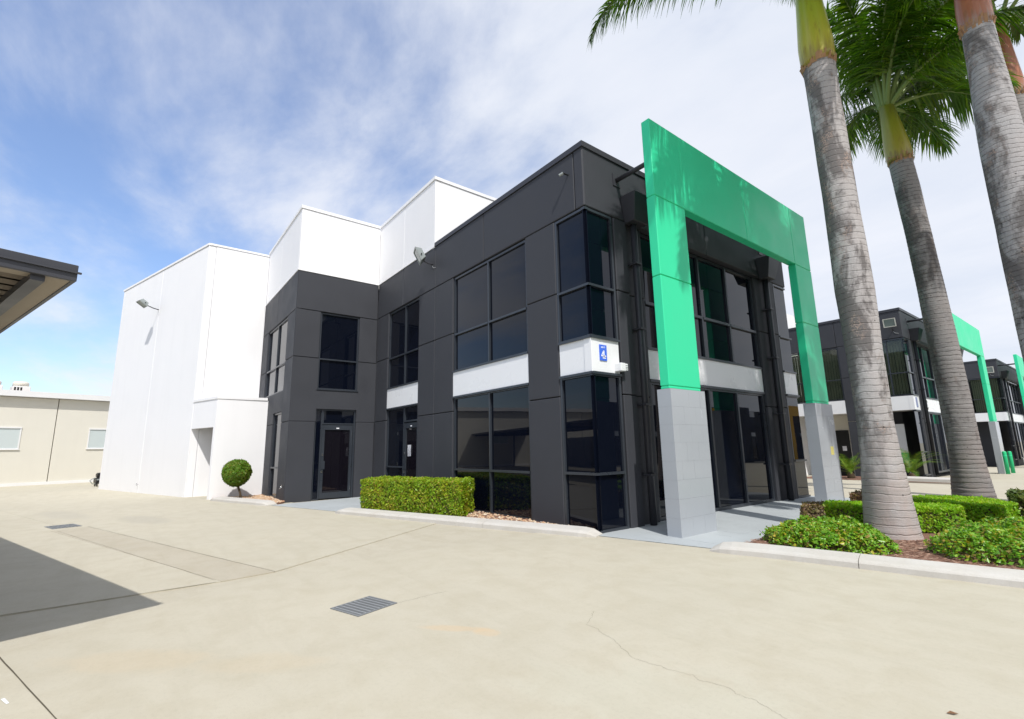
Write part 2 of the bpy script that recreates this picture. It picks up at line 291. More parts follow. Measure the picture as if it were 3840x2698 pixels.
def bark(name, c0, base=(0.42, 0.40, 0.385), dark=(0.06, 0.054, 0.052), cover=0.5, rings=0.6, ringscale=2.6, seed=0.0):
    """grey palm bark: fine scar lines, dark blotches, denser on one side, pinkish foot"""
    g = G(name, 0.9, base, spec=0.2); sep = g.N('ShaderNodeSeparateXYZ'); g.L(g.co(), sep.inputs[0])
    sc = g.co(loc=(seed, seed * 1.7, seed * 0.3))
    def wave(scale, dist, stops):
        w = g.N('ShaderNodeTexWave'); w.wave_type = 'BANDS'; w.bands_direction = 'Z'; w.inputs['Scale'].default_value = scale; w.inputs['Distortion'].default_value = dist; w.inputs['Detail'].default_value = 4; w.inputs['Detail Scale'].default_value = 1.2; g.L(sc, w.inputs['Vector']); return g.ramp(w.outputs['Fac'], stops)
    ring = wave(ringscale, 2.6, [(0.0, 1.0), (0.05, 0.3), (0.12, 0.0)]); fine = wave(ringscale * 4.3, 3.5, [(0.0, 1.0), (0.45, 0.0)])
    big = g.noise(1.7, 5, 0.6, g.co(scale=(1.5, 1.5, 0.6), loc=(seed * 3, 2, seed)), 0.5); mid = g.noise(7, 7, 0.68, sc); brk = g.noise(11, 5, 0.6, g.co(scale=(1, 1, 0.5), loc=(seed, 1, 0)))
    fib = g.noise(70, 5, 0.7, g.co(scale=(1, 1, 0.35), loc=(seed, 0, 0)))
    # dark blotches thicken towards one side of the trunk
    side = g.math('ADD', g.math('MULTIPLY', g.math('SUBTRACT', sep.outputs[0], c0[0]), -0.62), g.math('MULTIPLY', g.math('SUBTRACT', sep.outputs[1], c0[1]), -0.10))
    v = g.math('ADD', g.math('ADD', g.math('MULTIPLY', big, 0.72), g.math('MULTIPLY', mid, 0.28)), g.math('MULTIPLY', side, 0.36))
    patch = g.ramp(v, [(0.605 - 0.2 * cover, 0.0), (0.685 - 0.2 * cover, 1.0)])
    col = g.mix(mid, tuple(x * 0.72 for x in base), tuple(min(1, x * 1.25) for x in base))
    col = g.mix(g.math('MULTIPLY', g.ramp(fib, [(0.35, 1.0), (0.55, 0.0)]), 0.28), col, tuple(x * 0.55 for x in base))
    foot = g.ramp(sep.outputs[2], [(0.0, 1.0), (0.16, 0.0)]); m_ = g.N('ShaderNodeMapRange'); m_.inputs['From Min'].default_value = 0.4; m_.inputs['From Max'].default_value = 2.0; m_.inputs['To Min'].default_value = 1.0; m_.inputs['To Max'].default_value = 0.0; g.L(sep.outputs[2], m_.inputs['Value'])
    pink = g.math('MULTIPLY', g.ramp(g.noise(2.6, 5, 0.6, sc), [(0.35, 0.25), (0.6, 1.0)]), g.math('ADD', 0.18, g.math('MULTIPLY', m_.outputs[0], 0.5)))
    col = g.mix(pink, col, (base[0] * 1.0, base[1] * 0.80, base[2] * 0.72))
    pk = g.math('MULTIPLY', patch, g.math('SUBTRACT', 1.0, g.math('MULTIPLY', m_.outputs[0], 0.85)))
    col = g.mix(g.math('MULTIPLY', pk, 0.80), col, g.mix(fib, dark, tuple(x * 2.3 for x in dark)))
    col = g.mix(g.math('MULTIPLY', g.math('MULTIPLY', ring, g.ramp(brk, [(0.38, 0.1), (0.6, 1.0)])), g.math('MULTIPLY', rings, g.math('SUBTRACT', 1.0, g.math('MULTIPLY', m_.outputs[0], 0.6)))), col, tuple(x * 1.2 for x in dark))
    col = g.mix(g.math('MULTIPLY', fine, 0.30 * rings + 0.06), col, tuple(x * 1.8 for x in dark))
    vo = g.N('ShaderNodeTexVoronoi'); vo.feature = 'DISTANCE_TO_EDGE'; vo.inputs['Scale'].default_value = 17; wv = g.N('ShaderNodeVectorMath'); wv.operation = 'ADD'
    nn = g.N('ShaderNodeTexNoise'); nn.inputs['Scale'].default_value = 8; g.L(sc, nn.inputs['Vector']); ms = g.N('ShaderNodeVectorMath'); ms.operation = 'SCALE'; ms.inputs['Scale'].default_value = 0.22
    g.L(nn.outputs['Color'], ms.inputs[0]); g.L(sc, wv.inputs[0]); g.L(ms.outputs[0], wv.inputs[1]); g.L(wv.outputs[0], vo.inputs['Vector'])
    sq = g.math('MULTIPLY', g.ramp(vo.outputs['Distance'], [(0.03, 1.0), (0.10, 0.0)]), g.ramp(g.noise(2.2, 3, 0.5, g.co(scale=(1.5, 1.5, 0.8), loc=(seed, 4, 2))), [(0.50, 0.0), (0.60, 1.0)]))
    col = g.mix(g.math('MULTIPLY', g.math('MULTIPLY', sq, pk), 0.8), col, (0.40, 0.30, 0.25))
    v2 = g.N('ShaderNodeTexVoronoi'); v2.inputs['Scale'].default_value = 5.0; g.L(sc, v2.inputs['Vector']); hole = g.ramp(v2.outputs['Distance'], [(0.05, 1.0), (0.09, 0.0)])
    col = g.mix(g.math('MULTIPLY', hole, 0.75), col, (0.05, 0.04, 0.035))
    g.color(col); h = g.math('SUBTRACT', g.math('MULTIPLY', mid, 0.5), g.math('ADD', g.math('MULTIPLY', ring, 0.7), g.math('MULTIPLY', hole, 0.6))); g.bump(g.math('ADD', h, g.math('MULTIPLY', fib, 0.35)), 0.6, 0.018); return g.m
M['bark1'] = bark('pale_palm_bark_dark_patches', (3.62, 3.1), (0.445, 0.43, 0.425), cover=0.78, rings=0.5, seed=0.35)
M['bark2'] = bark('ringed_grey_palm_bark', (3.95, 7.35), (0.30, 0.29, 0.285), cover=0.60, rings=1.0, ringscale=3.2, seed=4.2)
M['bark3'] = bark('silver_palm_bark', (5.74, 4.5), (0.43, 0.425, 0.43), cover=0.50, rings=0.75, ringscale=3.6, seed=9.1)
def shaft(name, stops):
    g = G(name, 0.28, (0.3, 0.35, 0.05), spec=0.5); sp = g.N('ShaderNodeSeparateXYZ'); g.L(g.co('Generated'), sp.inputs[0])
    st = g.noise(1.5, 5, 0.6, g.co('Generated', (9, 9, 0.7))); v = g.math('ADD', sp.outputs[2], g.math('MULTIPLY', g.math('SUBTRACT', st, 0.5), 0.35))
    c = g.ramp(v, stops); c = g.mix(g.math('MULTIPLY', g.ramp(g.noise(2.2, 4, 0.6, g.co('Generated', (3, 3, 2.2))), [(0.6, 0.0), (0.75, 1.0)]), 0.6), c, (0.17, 0.10, 0.03))
    g.color(c); g.bump(st, 0.25, 0.02); return g.m
M['shaft1'] = shaft('yellow_green_crownshaft', [(0.0, (0.26, 0.19, 0.03)), (0.18, (0.42, 0.40, 0.045)), (0.45, (0.34, 0.40, 0.035)), (1.0, (0.17, 0.30, 0.02))])
M['shaft2'] = shaft('olive_crownshaft', [(0.0, (0.16, 0.10, 0.03)), (0.15, (0.33, 0.28, 0.035)), (0.55, (0.26, 0.27, 0.025)), (1.0, (0.14, 0.17, 0.02))])
M['shaft3'] = shaft('rusty_brown_crownshaft', [(0.0, (0.30, 0.22, 0.18)), (0.12, (0.36, 0.14, 0.07)), (0.5, (0.34, 0.13, 0.065)), (1.0, (0.22, 0.08, 0.04))])
M['scar'] = painted('torn_leaf_base', (0.33, 0.19, 0.10), 0.35, 0.85, 0.0, 0.3)

# ------------------------------------------------------------------ ground
def make_ground():
    xs = np.array([-700, -300, -120, -60, -40, -20, 0, 10, 20, 40, 80, 300, 700.]); ys = np.array([-700, -300, -100, -40, -20, 0, 13, 20, 30, 40, 55, 70, 120, 300, 700.])
    v = [(x, y, gz(y) - 0.013) for y in ys for x in xs]; n = len(xs)
    f = [(j * n + i, j * n + i + 1, (j + 1) * n + i + 1, (j + 1) * n + i) for j in range(len(ys) - 1) for i in range(n - 1)]
    tag(pyd('ground', v, f, M['far_concrete']), kind='structure')
    drv = empty('driveway', (0, -6, 0), kind='structure')
    slabs = [([(-40, -16), (-27.3, -16), (-27.3, 12), (-40, 12)], 0), ([(-27.3, -5.08), (-19.2, -5.08), (-19.2, .6), (-27.3, .6)], 0), ([(-19.2, -5.08), (-10.72, -5.08), (-10.72, .6), (-19.2, .6)], 0),
             ([(-27.3, -16), (-19.2, -16), (-19.2, -5.08), (-27.3, -5.08)], 0), ([(-19.2, -16), (-10.72, -16), (-10.72, -5.08), (-19.2, -5.08)], 0),
             ([(-10.72, -4.76), (-2.64, -4.76), (-4.03, .6), (-10.72, .6)], 0), ([(-10.72, -5.40), (-2.75, -5.40), (-2.64, -4.76), (-10.72, -4.76)], 1),
             ([(-10.72, -16), (-6.4, -16), (-3.43, -7.52), (-2.75, -5.40), (-10.72, -5.40)], 0),
             ([(-4.03, .6), (-2.64, -4.76), (-2.75, -5.40), (-3.43, -7.52), (20, -7.60), (20, .6)], 0), ([(-3.43, -7.52), (-6.4, -16), (20, -16), (20, -7.60)], 0)]
    for poly, k in slabs:
        cx = sum(p[0] for p in poly) / len(poly); cy = sum(p[1] for p in poly) / len(poly)
        g = 0.002; P = []
        n = len(poly); area = sum(poly[i][0] * poly[(i + 1) % n][1] - poly[(i + 1) % n][0] * poly[i][1] for i in range(n))
        pl = poly if area > 0 else poly[::-1]
        # inset every edge by g
        Q = list(pl)
        for i in range(n):
            a, b = pl[i], pl[(i + 1) % n]; dx, dy = b[0] - a[0], b[1] - a[1]; l = math.hypot(dx, dy); nx, ny = dy / l, -dx / l
            Q = clip(Q, nx, ny, nx * a[0] + ny * a[1] - g)
        bm = bmesh.new(); add_prism(bm, [ST(*q)[:2] for q in Q], -0.06, 0.0); fix(bm)
        bm_obj('slab', bm, M['strip' if k else 'concrete'], drv)
    # tooled joint filler lines in the open joints
    def strip(name, pts, w, z=0.002, m='joint'):
        v = []; f = []
        for i, p in enumerate(pts):
            a = Vector(pts[max(i - 1, 0)]); b = Vector(pts[min(i + 1, len(pts) - 1)]); t = (b - a).normalized(); nrm = Vector((-t.y, t.x)); ww = w * (0.6 + 0.8 * random.random())
            v += [(p[0] + nrm.x * ww, p[1] + nrm.y * ww, z), (p[0] - nrm.x * ww, p[1] - nrm.y * ww, z)]
            if i: f.append((2 * i - 2, 2 * i - 1, 2 * i + 1, 2 * i))
        return pyd(name, v, f, M[m], drv)
    def wig(pts, n, amp):
        out = []
        for a, b in zip(pts[:-1], pts[1:]):
            for i in range(n):
                k = i / n; out.append((a[0] + (b[0] - a[0]) * k + random.uniform(-amp, amp), a[1] + (b[1] - a[1]) * k + random.uniform(-amp, amp)))
        return out + [pts[-1]]
    def jag(pts, it, amp):
        for _ in range(it):
            o = []
            for a, b in zip(pts[:-1], pts[1:]):
                l = math.hypot(b[0] - a[0], b[1] - a[1]); o += [a, ((a[0] + b[0]) / 2 + random.gauss(0, amp * l), (a[1] + b[1]) / 2 + random.gauss(0, amp * l))]
            pts = o + [pts[-1]]
        return pts
    strip('crack', jag([(2.86, -3.25), (2.99, -3.47), (3.45, -3.66), (3.84, -3.83), (4.35, -3.77), (4.68, -3.75), (4.95, -3.86)], 4, 0.12), 0.0007)
    strip('crack', wig([(1.30, -4.62), (1.28, -4.3), (1.27, -4.02)], 6, 0.01), 0.0012)
    for a, b in [((-8.9, -7.67), (-1.13, -5.32))]:
        strip('joint_line', wig([a, b], 40, 0.006), 0.0035)
    strip('joint_line', wig([(-1.07, -7.95), (-1.05, -6.03)], 8, 0.004), 0.0025); strip('joint_line', wig([ST(-3.3, -7.5205)[:2], ST(1.5, -7.537)[:2]], 20, 0.0015), 0.0045)
    strip('joint_line', wig([(-1.18, -6.03), (-8.5, -8.17)], 30, 0.006), 0.0022)
    # chipped white paint mark at the lower left
    strip('paint_mark', [(1.47, -7.565), (1.585, -7.525)], 0.011, 0.003, 'whitemark')
make_ground()

def leaf_litter(x, y, a, label):
    bm = bmesh.new(); P = [(-.032, 0, .004), (-.006, .014, .014), (.032, .003, .007), (0, -.013, .010)]; vs = [bm.verts.new((x + p[0] * math.cos(a) - p[1] * math.sin(a), y + p[0] * math.sin(a) + p[1] * math.cos(a), p[2])) for p in P]
    bm.faces.new((vs[0], vs[1], vs[2])); bm.faces.new((vs[0], vs[2], vs[3])); bmesh.ops.solidify(bm, geom=bm.faces[:], thickness=0.002)
    tag(bm_obj('fallen_leaf', bm, M['scar']), label, 'leaf')
def grate(c, ang, w, l, label):
    r = empty('drain_grate', (c[0], c[1], 0), label, 'drain grate', 'steel drain grates')
    ux, uy = math.cos(ang), math.sin(ang); P = lambda a, b, z: (c[0] + a * ux - b * uy, c[1] + a * uy + b * ux, z)
    def bx(name, a0, a1, b0, b1, z0, z1, m):
        bm = bmesh.new(); add_hex(bm, [P(a0, b0, z0), P(a1, b0, z0), P(a1, b1, z0), P(a0, b1, z0), P(a0, b0, z1), P(a1, b0, z1), P(a1, b1, z1), P(a0, b1, z1)]); return bm_obj(name, bm, m, r)
    bx('pit_shade_plate', -w / 2, w / 2, -l / 2, l / 2, -0.03, 0.0025, M['black'])  # solid black plate in place of the shaded hole below the bars
    t = 0.022
    for a0, a1, b0, b1 in ((-w / 2, w / 2, -l / 2, -l / 2 + t), (-w / 2, w / 2, l / 2 - t, l / 2), (-w / 2, -w / 2 + t, -l / 2 + t, l / 2 - t), (w / 2 - t, w / 2, -l / 2 + t, l / 2 - t)):
        bx('frame_bar', a0, a1, b0, b1, -0.02, 0.008, M['grate'])
    n = 20
    for i in range(n):
        a = -w / 2 + t + (w - 2 * t) * (i + 0.5) / n; bx('bar', a - 0.0028, a + 0.0028, -l / 2 + t, l / 2 - t, -0.004, 0.009, M['grate'])
    for i in range(8):
        b = -l / 2 + t + (l - 2 * t) * (i + 0.5) / 8; bx('cross_bar', -w / 2 + t, w / 2 - t, b - 0.005, b + 0.005, -0.004, 0.0095, M['steel'])
grate((1.165, -4.945), math.radians(17 + 0), 0.46, 0.50, 'square galvanised drain grate in the concrete nearest the camera')
grate((-9.36, -8.14), math.radians(17), 0.70, 0.52, 'small far drain grate beside the carport shadow')

# ------------------------------------------------------------------ facade tools
class Fac:
    def __init__(s, o, u, n): s.o = Vector((*o, 0)); s.u = Vector((*u, 0)); s.n = Vector((*n, 0))
    def P(s, u, d, z): return s.o + s.u * u + s.n * d + Vector((0, 0, z))
    def hexa(s, bm, u0, u1, d0, d1, z0, z1):
        add_hex(bm, [s.P(u0, d0, z0), s.P(u1, d0, z0), s.P(u1, d1, z0), s.P(u0, d1, z0), s.P(u0, d0, z1), s.P(u1, d0, z1), s.P(u1, d1, z1), s.P(u0, d1, z1)])
    def box(s, name, u0, u1, d0, d1, z0, z1, m, parent, bev=0.0):
        bm = bmesh.new(); s.hexa(bm, u0, u1, d0, d1, z0, z1); fix(bm)
        if bev: bevel(bm, bev)
        return bm_obj(name, bm, m, parent)
    def boxes(s, name, lst, m, parent):
        bm = bmesh.new()
        for b in lst: s.hexa(bm, *b)
        fix(bm); return bm_obj(name, bm, m, parent)
    def panel(s, u0, u1, z0, z1, parent, m=None, d0=-0.18, d1=0.0, g=0.008, b=0.015, name='panel'):
        return s.box(name, u0 + g, u1 - g, d0, d1, z0 + g, z1 - g, m or M['dark'], parent, b)
    def window(s, u0, u1, z0, z1, vm, hm, parent, d=-0.09, fw=0.055, glass=None, name='window', skip_r=False, skip_l=False, mw=0.05, cover=None):
        L = [(u0, u1, d - 0.05, d + 0.045, z0, z0 + fw), (u0, u1, d - 0.05, d + 0.045, z1 - fw, z1)]
        if not skip_l: L.append((u0, u0 + fw, d - 0.05, d + 0.045, z0 + fw, z1 - fw))
        if not skip_r: L.append((u1 - fw, u1, d - 0.05, d + 0.045, z0 + fw, z1 - fw))
        a0 = u0 if skip_l else u0 + fw; a1 = u1 if skip_r else u1 - fw
        for v in vm: L.append((v - mw / 2, v + mw / 2, d - 0.045, d + 0.055, z0 + fw, z1 - fw))
        us = [a0] + [x for v in vm for x in (v - mw / 2, v + mw / 2)] + [a1]
        for i in range(0, len(us), 2):
            for h in hm: L.append((us[i], us[i + 1], d - 0.04, d + 0.065, h - mw / 2, h + mw / 2))
        w = s.boxes(name, L, M['alu'], parent)
        zs = [z0 + fw] + [x for h in hm for x in (h - mw / 2, h + mw / 2)] + [z1 - fw]
        for i in range(0, len(us), 2):
            for j in range(0, len(zs), 2):
                if cover and cover(us[i], us[i + 1], zs[j], zs[j + 1]): continue
                s.box('pane', us[i], us[i + 1], d - 0.012, d, zs[j], zs[j + 1], glass or M['glass'], w)
        return w
J1, J2, J3 = 2.66, 4.92, 6.62        # panel joints
ZB0, ZB1 = 3.08, 3.76                # white band
ZR = 8.11; ZT = 10.46

# ------------------------------------------------------------------ front of an office unit (shared by the three units)
def front_face(F, Wd, root, full=True):
    """F: facade with u along the street, u=0 at the near corner"""
    mid = Wd / 2
    # fascia panels and coping
    F.panel(0.005, mid, J3, 7.995, root); F.panel(mid, Wd, J3, 7.995, root)
    for (a, b, mirror) in ((0, 1, False), (Wd, -1, True)):
        q = lambda x: a + b * x
        lo = lambda x, y: (min(q(x), q(y)), max(q(x), q(y)))
        # corner glazing
        u0, u1 = lo(0.0, 0.86)
        F.window(u0, u1, ZB1 + 0.02, J3 - 0.02, [], [4.89], root, d=-0.06, skip_l=not mirror, skip_r=mirror)
        F.window(u0, u1, 0.0, ZB0 - 0.02, [], [1.09], root, d=-0.06, fw=0.06, skip_l=not mirror, skip_r=mirror)
        F.box('spandrel', *lo(0.002, 0.84), -0.2, -0.012, ZB0, ZB1, M['band'], root)
        F.box('spandrel_trim', *lo(0.0, 0.86), -0.15, 0.03, ZB1, ZB1 + 0.045, M['alu'], root); F.box('spandrel_trim', *lo(0.0, 0.86), -0.15, 0.03, ZB0 - 0.05, ZB0, M['alu'], root)
        # pilaster panels
        for z0, z1 in ((-0.5, J1), (J1, J2), (J2, J3)):
            F.panel(*lo(0.90, 1.34), z0, z1, root); F.panel(*lo(1.34, 1.98), z0, z1, root, d1=-0.09)
        # downpipe with tapered rainwater head
        c = q(1.52); bm = bmesh.new(); add_tube(bm, [F.P(c, 0.07, 6.75), F.P(c, 0.07, 0.02)], 0.075, 12); dp = bm_obj('downpipe', bm, M['dark_trim'], root, True)
        for z in (5.6, 4.1, 2.45, 1.0): F.box('pipe_bracket', c - 0.1, c + 0.1, -0.1, 0.16, z, z + 0.04, M['dark_trim'], dp)
        bm = bmesh.new(); c0, c1 = lo(1.18, 1.92); e0, e1 = lo(1.30, 1.78)
        add_hex(bm, [F.P(e0, 0.002, 6.56), F.P(e1, 0.002, 6.56), F.P(e1, 0.27, 6.56), F.P(e0, 0.27, 6.56), F.P(c0, 0.002, 7.18), F.P(c1, 0.002, 7.18), F.P(c1, 0.42, 7.18), F.P(c0, 0.42, 7.18)]); fix(bm); bevel(bm, 0.012)
        bm_obj('rainwater_head', bm, M['dark_trim'], root)
    u0, u1 = 2.0, Wd - 2.0; n = 4 if Wd < 10 else 5
    vm = [u0 + (u1 - u0) * i / n for i in range(1, n)] if Wd > 10 else [3.2, 4.46, 5.86]
    F.window(u0, u1, ZB1 + 0.02, J3 - 0.02, vm, [4.88], root, d=-0.2, mw=0.07)
    F.window(u0, u1, 0.0, ZB0 - 0.02, vm, [], root, d=-0.2, fw=0.09, mw=0.07)
    F.box('spandrel', u0, u1, -0.35, -0.14, ZB0, ZB1, M['band'], root)
    F.box('spandrel_trim', u0, u1, -0.3, -0.11, ZB1, ZB1 + 0.045, M['alu'], root); F.box('spandrel_trim', u0, u1, -0.3, -0.11, ZB0 - 0.06, ZB0, M['alu'], root)

def portal(y0, y1, zb, label, tiles=True):
    """free-standing green portal frame in front of a unit; x from 1.02 to 1.21"""
    r = empty('entrance_portal', (1.11, (y0 + y1) / 2, 0), label, 'portal frame', 'green entrance portals')
    F = Fac((1.215, 0), (0, 1), (1, 0)); pw = 1.055; B = 0.012; T = 0.20; ZP, ZJ = 8.27, 6.555
    inner = [y0 + pw, (y0 + y1) / 2, y1 - pw - 0.0]
    us = [y0] + inner + [y1]
    for a, b in zip(us[:-1], us[1:]): F.box('panel', a + 0.004, b - 0.004, -T, 0, ZJ + 0.006, ZP, M['green'], r, B)
    for a in (y0, y1 - pw):
        for z0, z1 in ((4.87, ZJ), (2.70, 4.87)): F.box('panel', a, a + pw, -T, 0, z0 + 0.007, z1 - 0.007, M['green'], r, B)
        F.box('panel', a + 0.004, a + pw - 0.004, -T + 0.004, -0.004, 2.645, 2.70, M['green'], r, B)
        F.box('core', a + 0.02, a + pw - 0.02, -T + 0.02, -0.02, zb, 8.2, M['grout'] if False else M['green'], r)
        # tiled foot, tiles proud of a grout core
        e = 0.045
        F.box('tile_bed', a - e + 0.012, a + pw + e - 0.012, -T - e + 0.012, e - 0.012, zb, 2.638, M['grout'], r)
        if tiles:
            nz = 8; hz = 2.642 / nz; cols = 3; cw = (pw + 2 * e) / cols; gp = 0.0008
            for j in range(nz):
                z0, z1 = j * hz, (j + 1) * hz
                sh = [0, cw, 2 * cw, 3 * cw] if j % 2 == 0 else [0, cw * 0.5, cw * 1.5, cw * 2.5, cw * 3]
                for s0, s1 in zip(sh[:-1], sh[1:]):
                    k = random.uniform(-0.0012, 0.0012)
                    for d0, d1 in ((e - 0.012, e + k), (-T - e - k, -T - e + 0.012)):
                        F.box('tile', a - e + s0 + gp, a - e + s1 - gp, d0, d1, z0 + gp, z1 - gp, M['tile'], r)
                for u0, u1 in ((a - e, a - e + 0.0115), (a + pw + e - 0.0115, a + pw + e)):
                    F.box('tile', u0, u1, -T - e + 0.0125, e - 0.0125, z0 + gp, z1 - gp, M['tile'], r)
        else:
            for u0 in (0,): F.box('tile_cladding', a - e, a + pw + e, -T - e, e, zb, 2.642, M['tile'], r, 0.004)
    for y in (y0 + 0.35, y1 - 0.35):
        bm = bmesh.new(); add_tube(bm, [(0.0, y, 7.55), (1.02, y, 7.55)], 0.055, 10); st = bm_obj('strut', bm, M['dark_trim'], r, True)
        bm = bmesh.new(); add_box(bm, 0.001, 0.02, y - 0.12, y + 0.12, 7.40, 7.70); bm_obj('strut_plate', bm, M['dark_trim'], st)
    return r

# ------------------------------------------------------------------ main building
XA, Y1, XB, W1 = -10.98, -2.98, -16.33, 9.40
def main_building():
    R = empty('office_building', (-6, 3, 0), 'dark grey two-storey corner office with stepped white warehouse walls, nearest building', 'building')
    S = Fac((0, 0), (1, 0), (0, -1)); Fr = Fac((0, 0), (0, 1), (1, 0)); A = Fac((XA, 0), (0, 1), (1, 0)); Fi = Fac((0, Y1), (1, 0), (0, -1))
    # solid cores behind the panels
    bm = bmesh.new(); add_box(bm, XA + .05, -0.32, 0.32, W1 - 0.32, -0.3, 7.9); bm_obj('wall_core', bm, M['dark'], R)
    bm = bmesh.new(); add_box(bm, XB + .05, XA - 0.32, Y1 + 0.32, W1 + 3, -0.3, 7.9); bm_obj('wall_core', bm, M['dark'], R)
    bm = bmesh.new(); add_box(bm, XB + .05, XA - 0.17, Y1 + 0.17, W1 + 3, 7.9, ZT - 0.1); add_box(bm, XA - 0.17, -6.68, 0.17, W1 + 3, 7.92, ZT - 0.1); bm_obj('warehouse_core', bm, M['white'], R)
    # --- side elevation, y = 0
    F = S
    for a, b in ((XA, -8.77), (-8.77, -6.43), (-6.43, -3.75), (-3.75, -0.27), (-0.27, 0.0)): F.panel(a, b, J3, 7.995, R)
    for a, b in ((XA, -9.93), (-7.53, -6.44), (-6.44, -5.35), (-1.99, -0.95)):
        for z0, z1 in ((-0.3, J1), (J1, J2), (J2, J3)): F.panel(a, b, z0, z1, R)
    F.window(-9.93, -7.53, ZB1 + 0.02, J3 - 0.02, [-8.60], [4.87], R)
    F.window(-5.35, -1.99, ZB1 + 0.02, J3 - 0.02, [-3.60], [4.87], R)
    F.window(-5.35, -1.99, 0.02, ZB0 - 0.02, [-3.60], [1.07], R, fw=0.06)
    F.window(-0.95, 0.0, ZB1 + 0.02, J3 - 0.02, [], [4.89], R, d=-0.06, skip_r=True); F.window(-0.95, 0.0, 0.0, ZB0 - 0.02, [], [1.09], R, d=-0.06, skip_r=True, fw=0.06)
    for a, b in ((-9.93, -7.53), (-5.35, -1.99), (-0.93, -0.008)):
        F.box('spandrel', a, b, -0.2, -0.015, ZB0, ZB1, M['band'], R)
        F.box('spandrel_trim', a, b, -0.15, 0.028 if b > -1 else 0.01, ZB1, ZB1 + 0.045, M['alu'], R); F.box('spandrel_trim', a, b, -0.15, 0.028 if b > -1 else 0.01, ZB0 - 0.05, ZB0, M['alu'], R)
    # entry with sidelight, W1 lower
    F.window(-9.93, -8.56, 0.02, ZB0 - 0.02, [], [1.07], R)
    F.window(-8.56, -7.53, 2.53, ZB0 - 0.02, [], [], R, name='transom_window')
    def door(F, u0, u1, ztop, d, hinge_hi, label=None):
        fw = 0.10
        dr = F.boxes('door', [(u0, u0 + fw, d - 0.045, d + 0.03, 0.03, ztop), (u1 - fw, u1, d - 0.045, d + 0.03, 0.03, ztop), (u0 + fw, u1 - fw, d - 0.045, d + 0.03, ztop - 0.17, ztop), (u0 + fw, u1 - fw, d - 0.045, d + 0.03, 0.03, 0.23)], M['alu'], R)
        F.box('door_pane', u0 + fw, u1 - fw, d - 0.02, d - 0.008, 0.23, ztop - 0.17, M['door_dark'], dr)
        h = u0 + 0.05 if hinge_hi else u1 - 0.05; k = u1 - 0.03 if hinge_hi else u0 + 0.03
        F.box('handle_plate', h - 0.03, h + 0.09, d + 0.03, d + 0.05, 1.02, 1.30, M['alu'], dr)
        for z in (0.90, 1.48): F.box('lock', h - 0.03, h + 0.03, d + 0.03, d + 0.055, z, z + 0.07, M['chrome'], dr, 0.006)
        for z in (0.28, 1.05, 2.18): F.box('hinge', k - 0.012, k + 0.012, d + 0.03, d + 0.045, z, z + 0.12, M['chrome'], dr)
        F.box('closer_label', (u0 + u1) / 2 - 0.05, (u0 + u1) / 2 + 0.05, d + 0.03, d + 0.034, ztop - 0.13, ztop - 0.095, M['paper'], dr)
        return dr
    door(F, -8.54, -7.56, 2.50, -0.09, True)
    # coping over the dark parapet
    F.boxes('coping', [(-6.46, 0.03, -0.28, 0.03, 7.985, ZR)], M['dark_trim'], R)
    Fr.boxes('coping', [(0.03, W1 + 0.03, -0.28, 0.031, 7.984, ZR + 0.001)], M['dark_trim'], R)
    # --- front elevation
    front_face(Fr, W1, R)
    # --- return wall with the rear door, x = XA
    F = A
    F.panel(Y1, 0, J3 - .04, 7.99, R)
    for z0, z1 in ((-0.3, J1 - .01), (J2 - .05, J3 - .04)): F.panel(Y1, -2.115, z0, z1, R); F.panel(-0.70, 0.0, z0, z1, R)
    F.boxes('panel', [(Y1 + .006, -2.115, -0.18, -0.0015, J1, J2 - .055), (-0.70, -.006, -0.18, -0.0015, J1, J2 - .055), (-2.1151, -0.70, -0.18, -0.0015, 3.09, 3.775)], M['dark'], R)
    F.window(-2.115, -0.70, 3.78, J3 - .05, [], [4.865], R, d=-0.1, fw=0.05)
    F.box('window_sill', -2.15, -0.67, -0.1, 0.03, 3.755, 3.78, M['alu'], R)
    F.window(-2.115, -1.86, 0.0, 3.085, [], [], R, d=-0.13, fw=0.045, name='sidelight'); F.window(-1.86, -0.70, 2.56, 3.085, [], [], R, d=-0.13, fw=0.045, name='transom_window')
    F.box('door_jamb', -0.76, -0.70, -0.18, -0.08, 0, 2.56, M['alu'], R)
    door(F, -1.85, -0.77, 2.54, -0.13, True)
    # --- fin wall, y = Y1
    F = Fi
    F.panel(-13.85, XA, J3 - .06, 7.99, R); F.panel(XB, -13.85, J3 - .06, 7.99, R)
    for z0, z1 in ((-0.3, J1 - .01), (J1 - .01, J2 - .05), (J2 - .05, J3 - .06)): F.panel(-12.10, XA, z0, z1, R)
    for z0, z1 in ((J1 - .01, J2 - .05), (J2 - .05, J3 - .06)): F.panel(XB, -15.32, z0, z1, R)
    F.panel(-15.32, -13.42, -0.3, J1 - .01, R); F.box('panel', -15.32, -12.10, -0.18, -0.002, 3.05, 3.79, M['dark'], R); F.box('panel', -15.32, -13.42, -0.18, -0.003, J1 - .004, 3.05, M['dark'], R)
    F.window(-15.32, -12.10, 3.80, J3 - .07, [-13.66], [4.84], R); F.window(-13.42, -12.10, 0.05, 3.04, [], [1.08], R)
    # --- white upper walls
    for fa, a, b in ((S, XA, -8.77), (S, -8.77, -6.62), (S, -6.62, -6.50), (A, Y1, 0.0), (Fi, -13.85, -11.1), (Fi, -11.1, XA), (Fi, XB, -13.85)):
        fa.panel(a, b, 8.0, ZT - 0.11, R, M['white'], d0=-0.17, d1=-0.001, g=0.005, b=0.006)
    U3 = Fac((-6.50, 0), (0, 1), (1, 0)); U3.panel(0.0, W1 + 3, 7.9, ZT - 0.11, R, M['white'], d0=-.16, g=0.002)
    cp = []
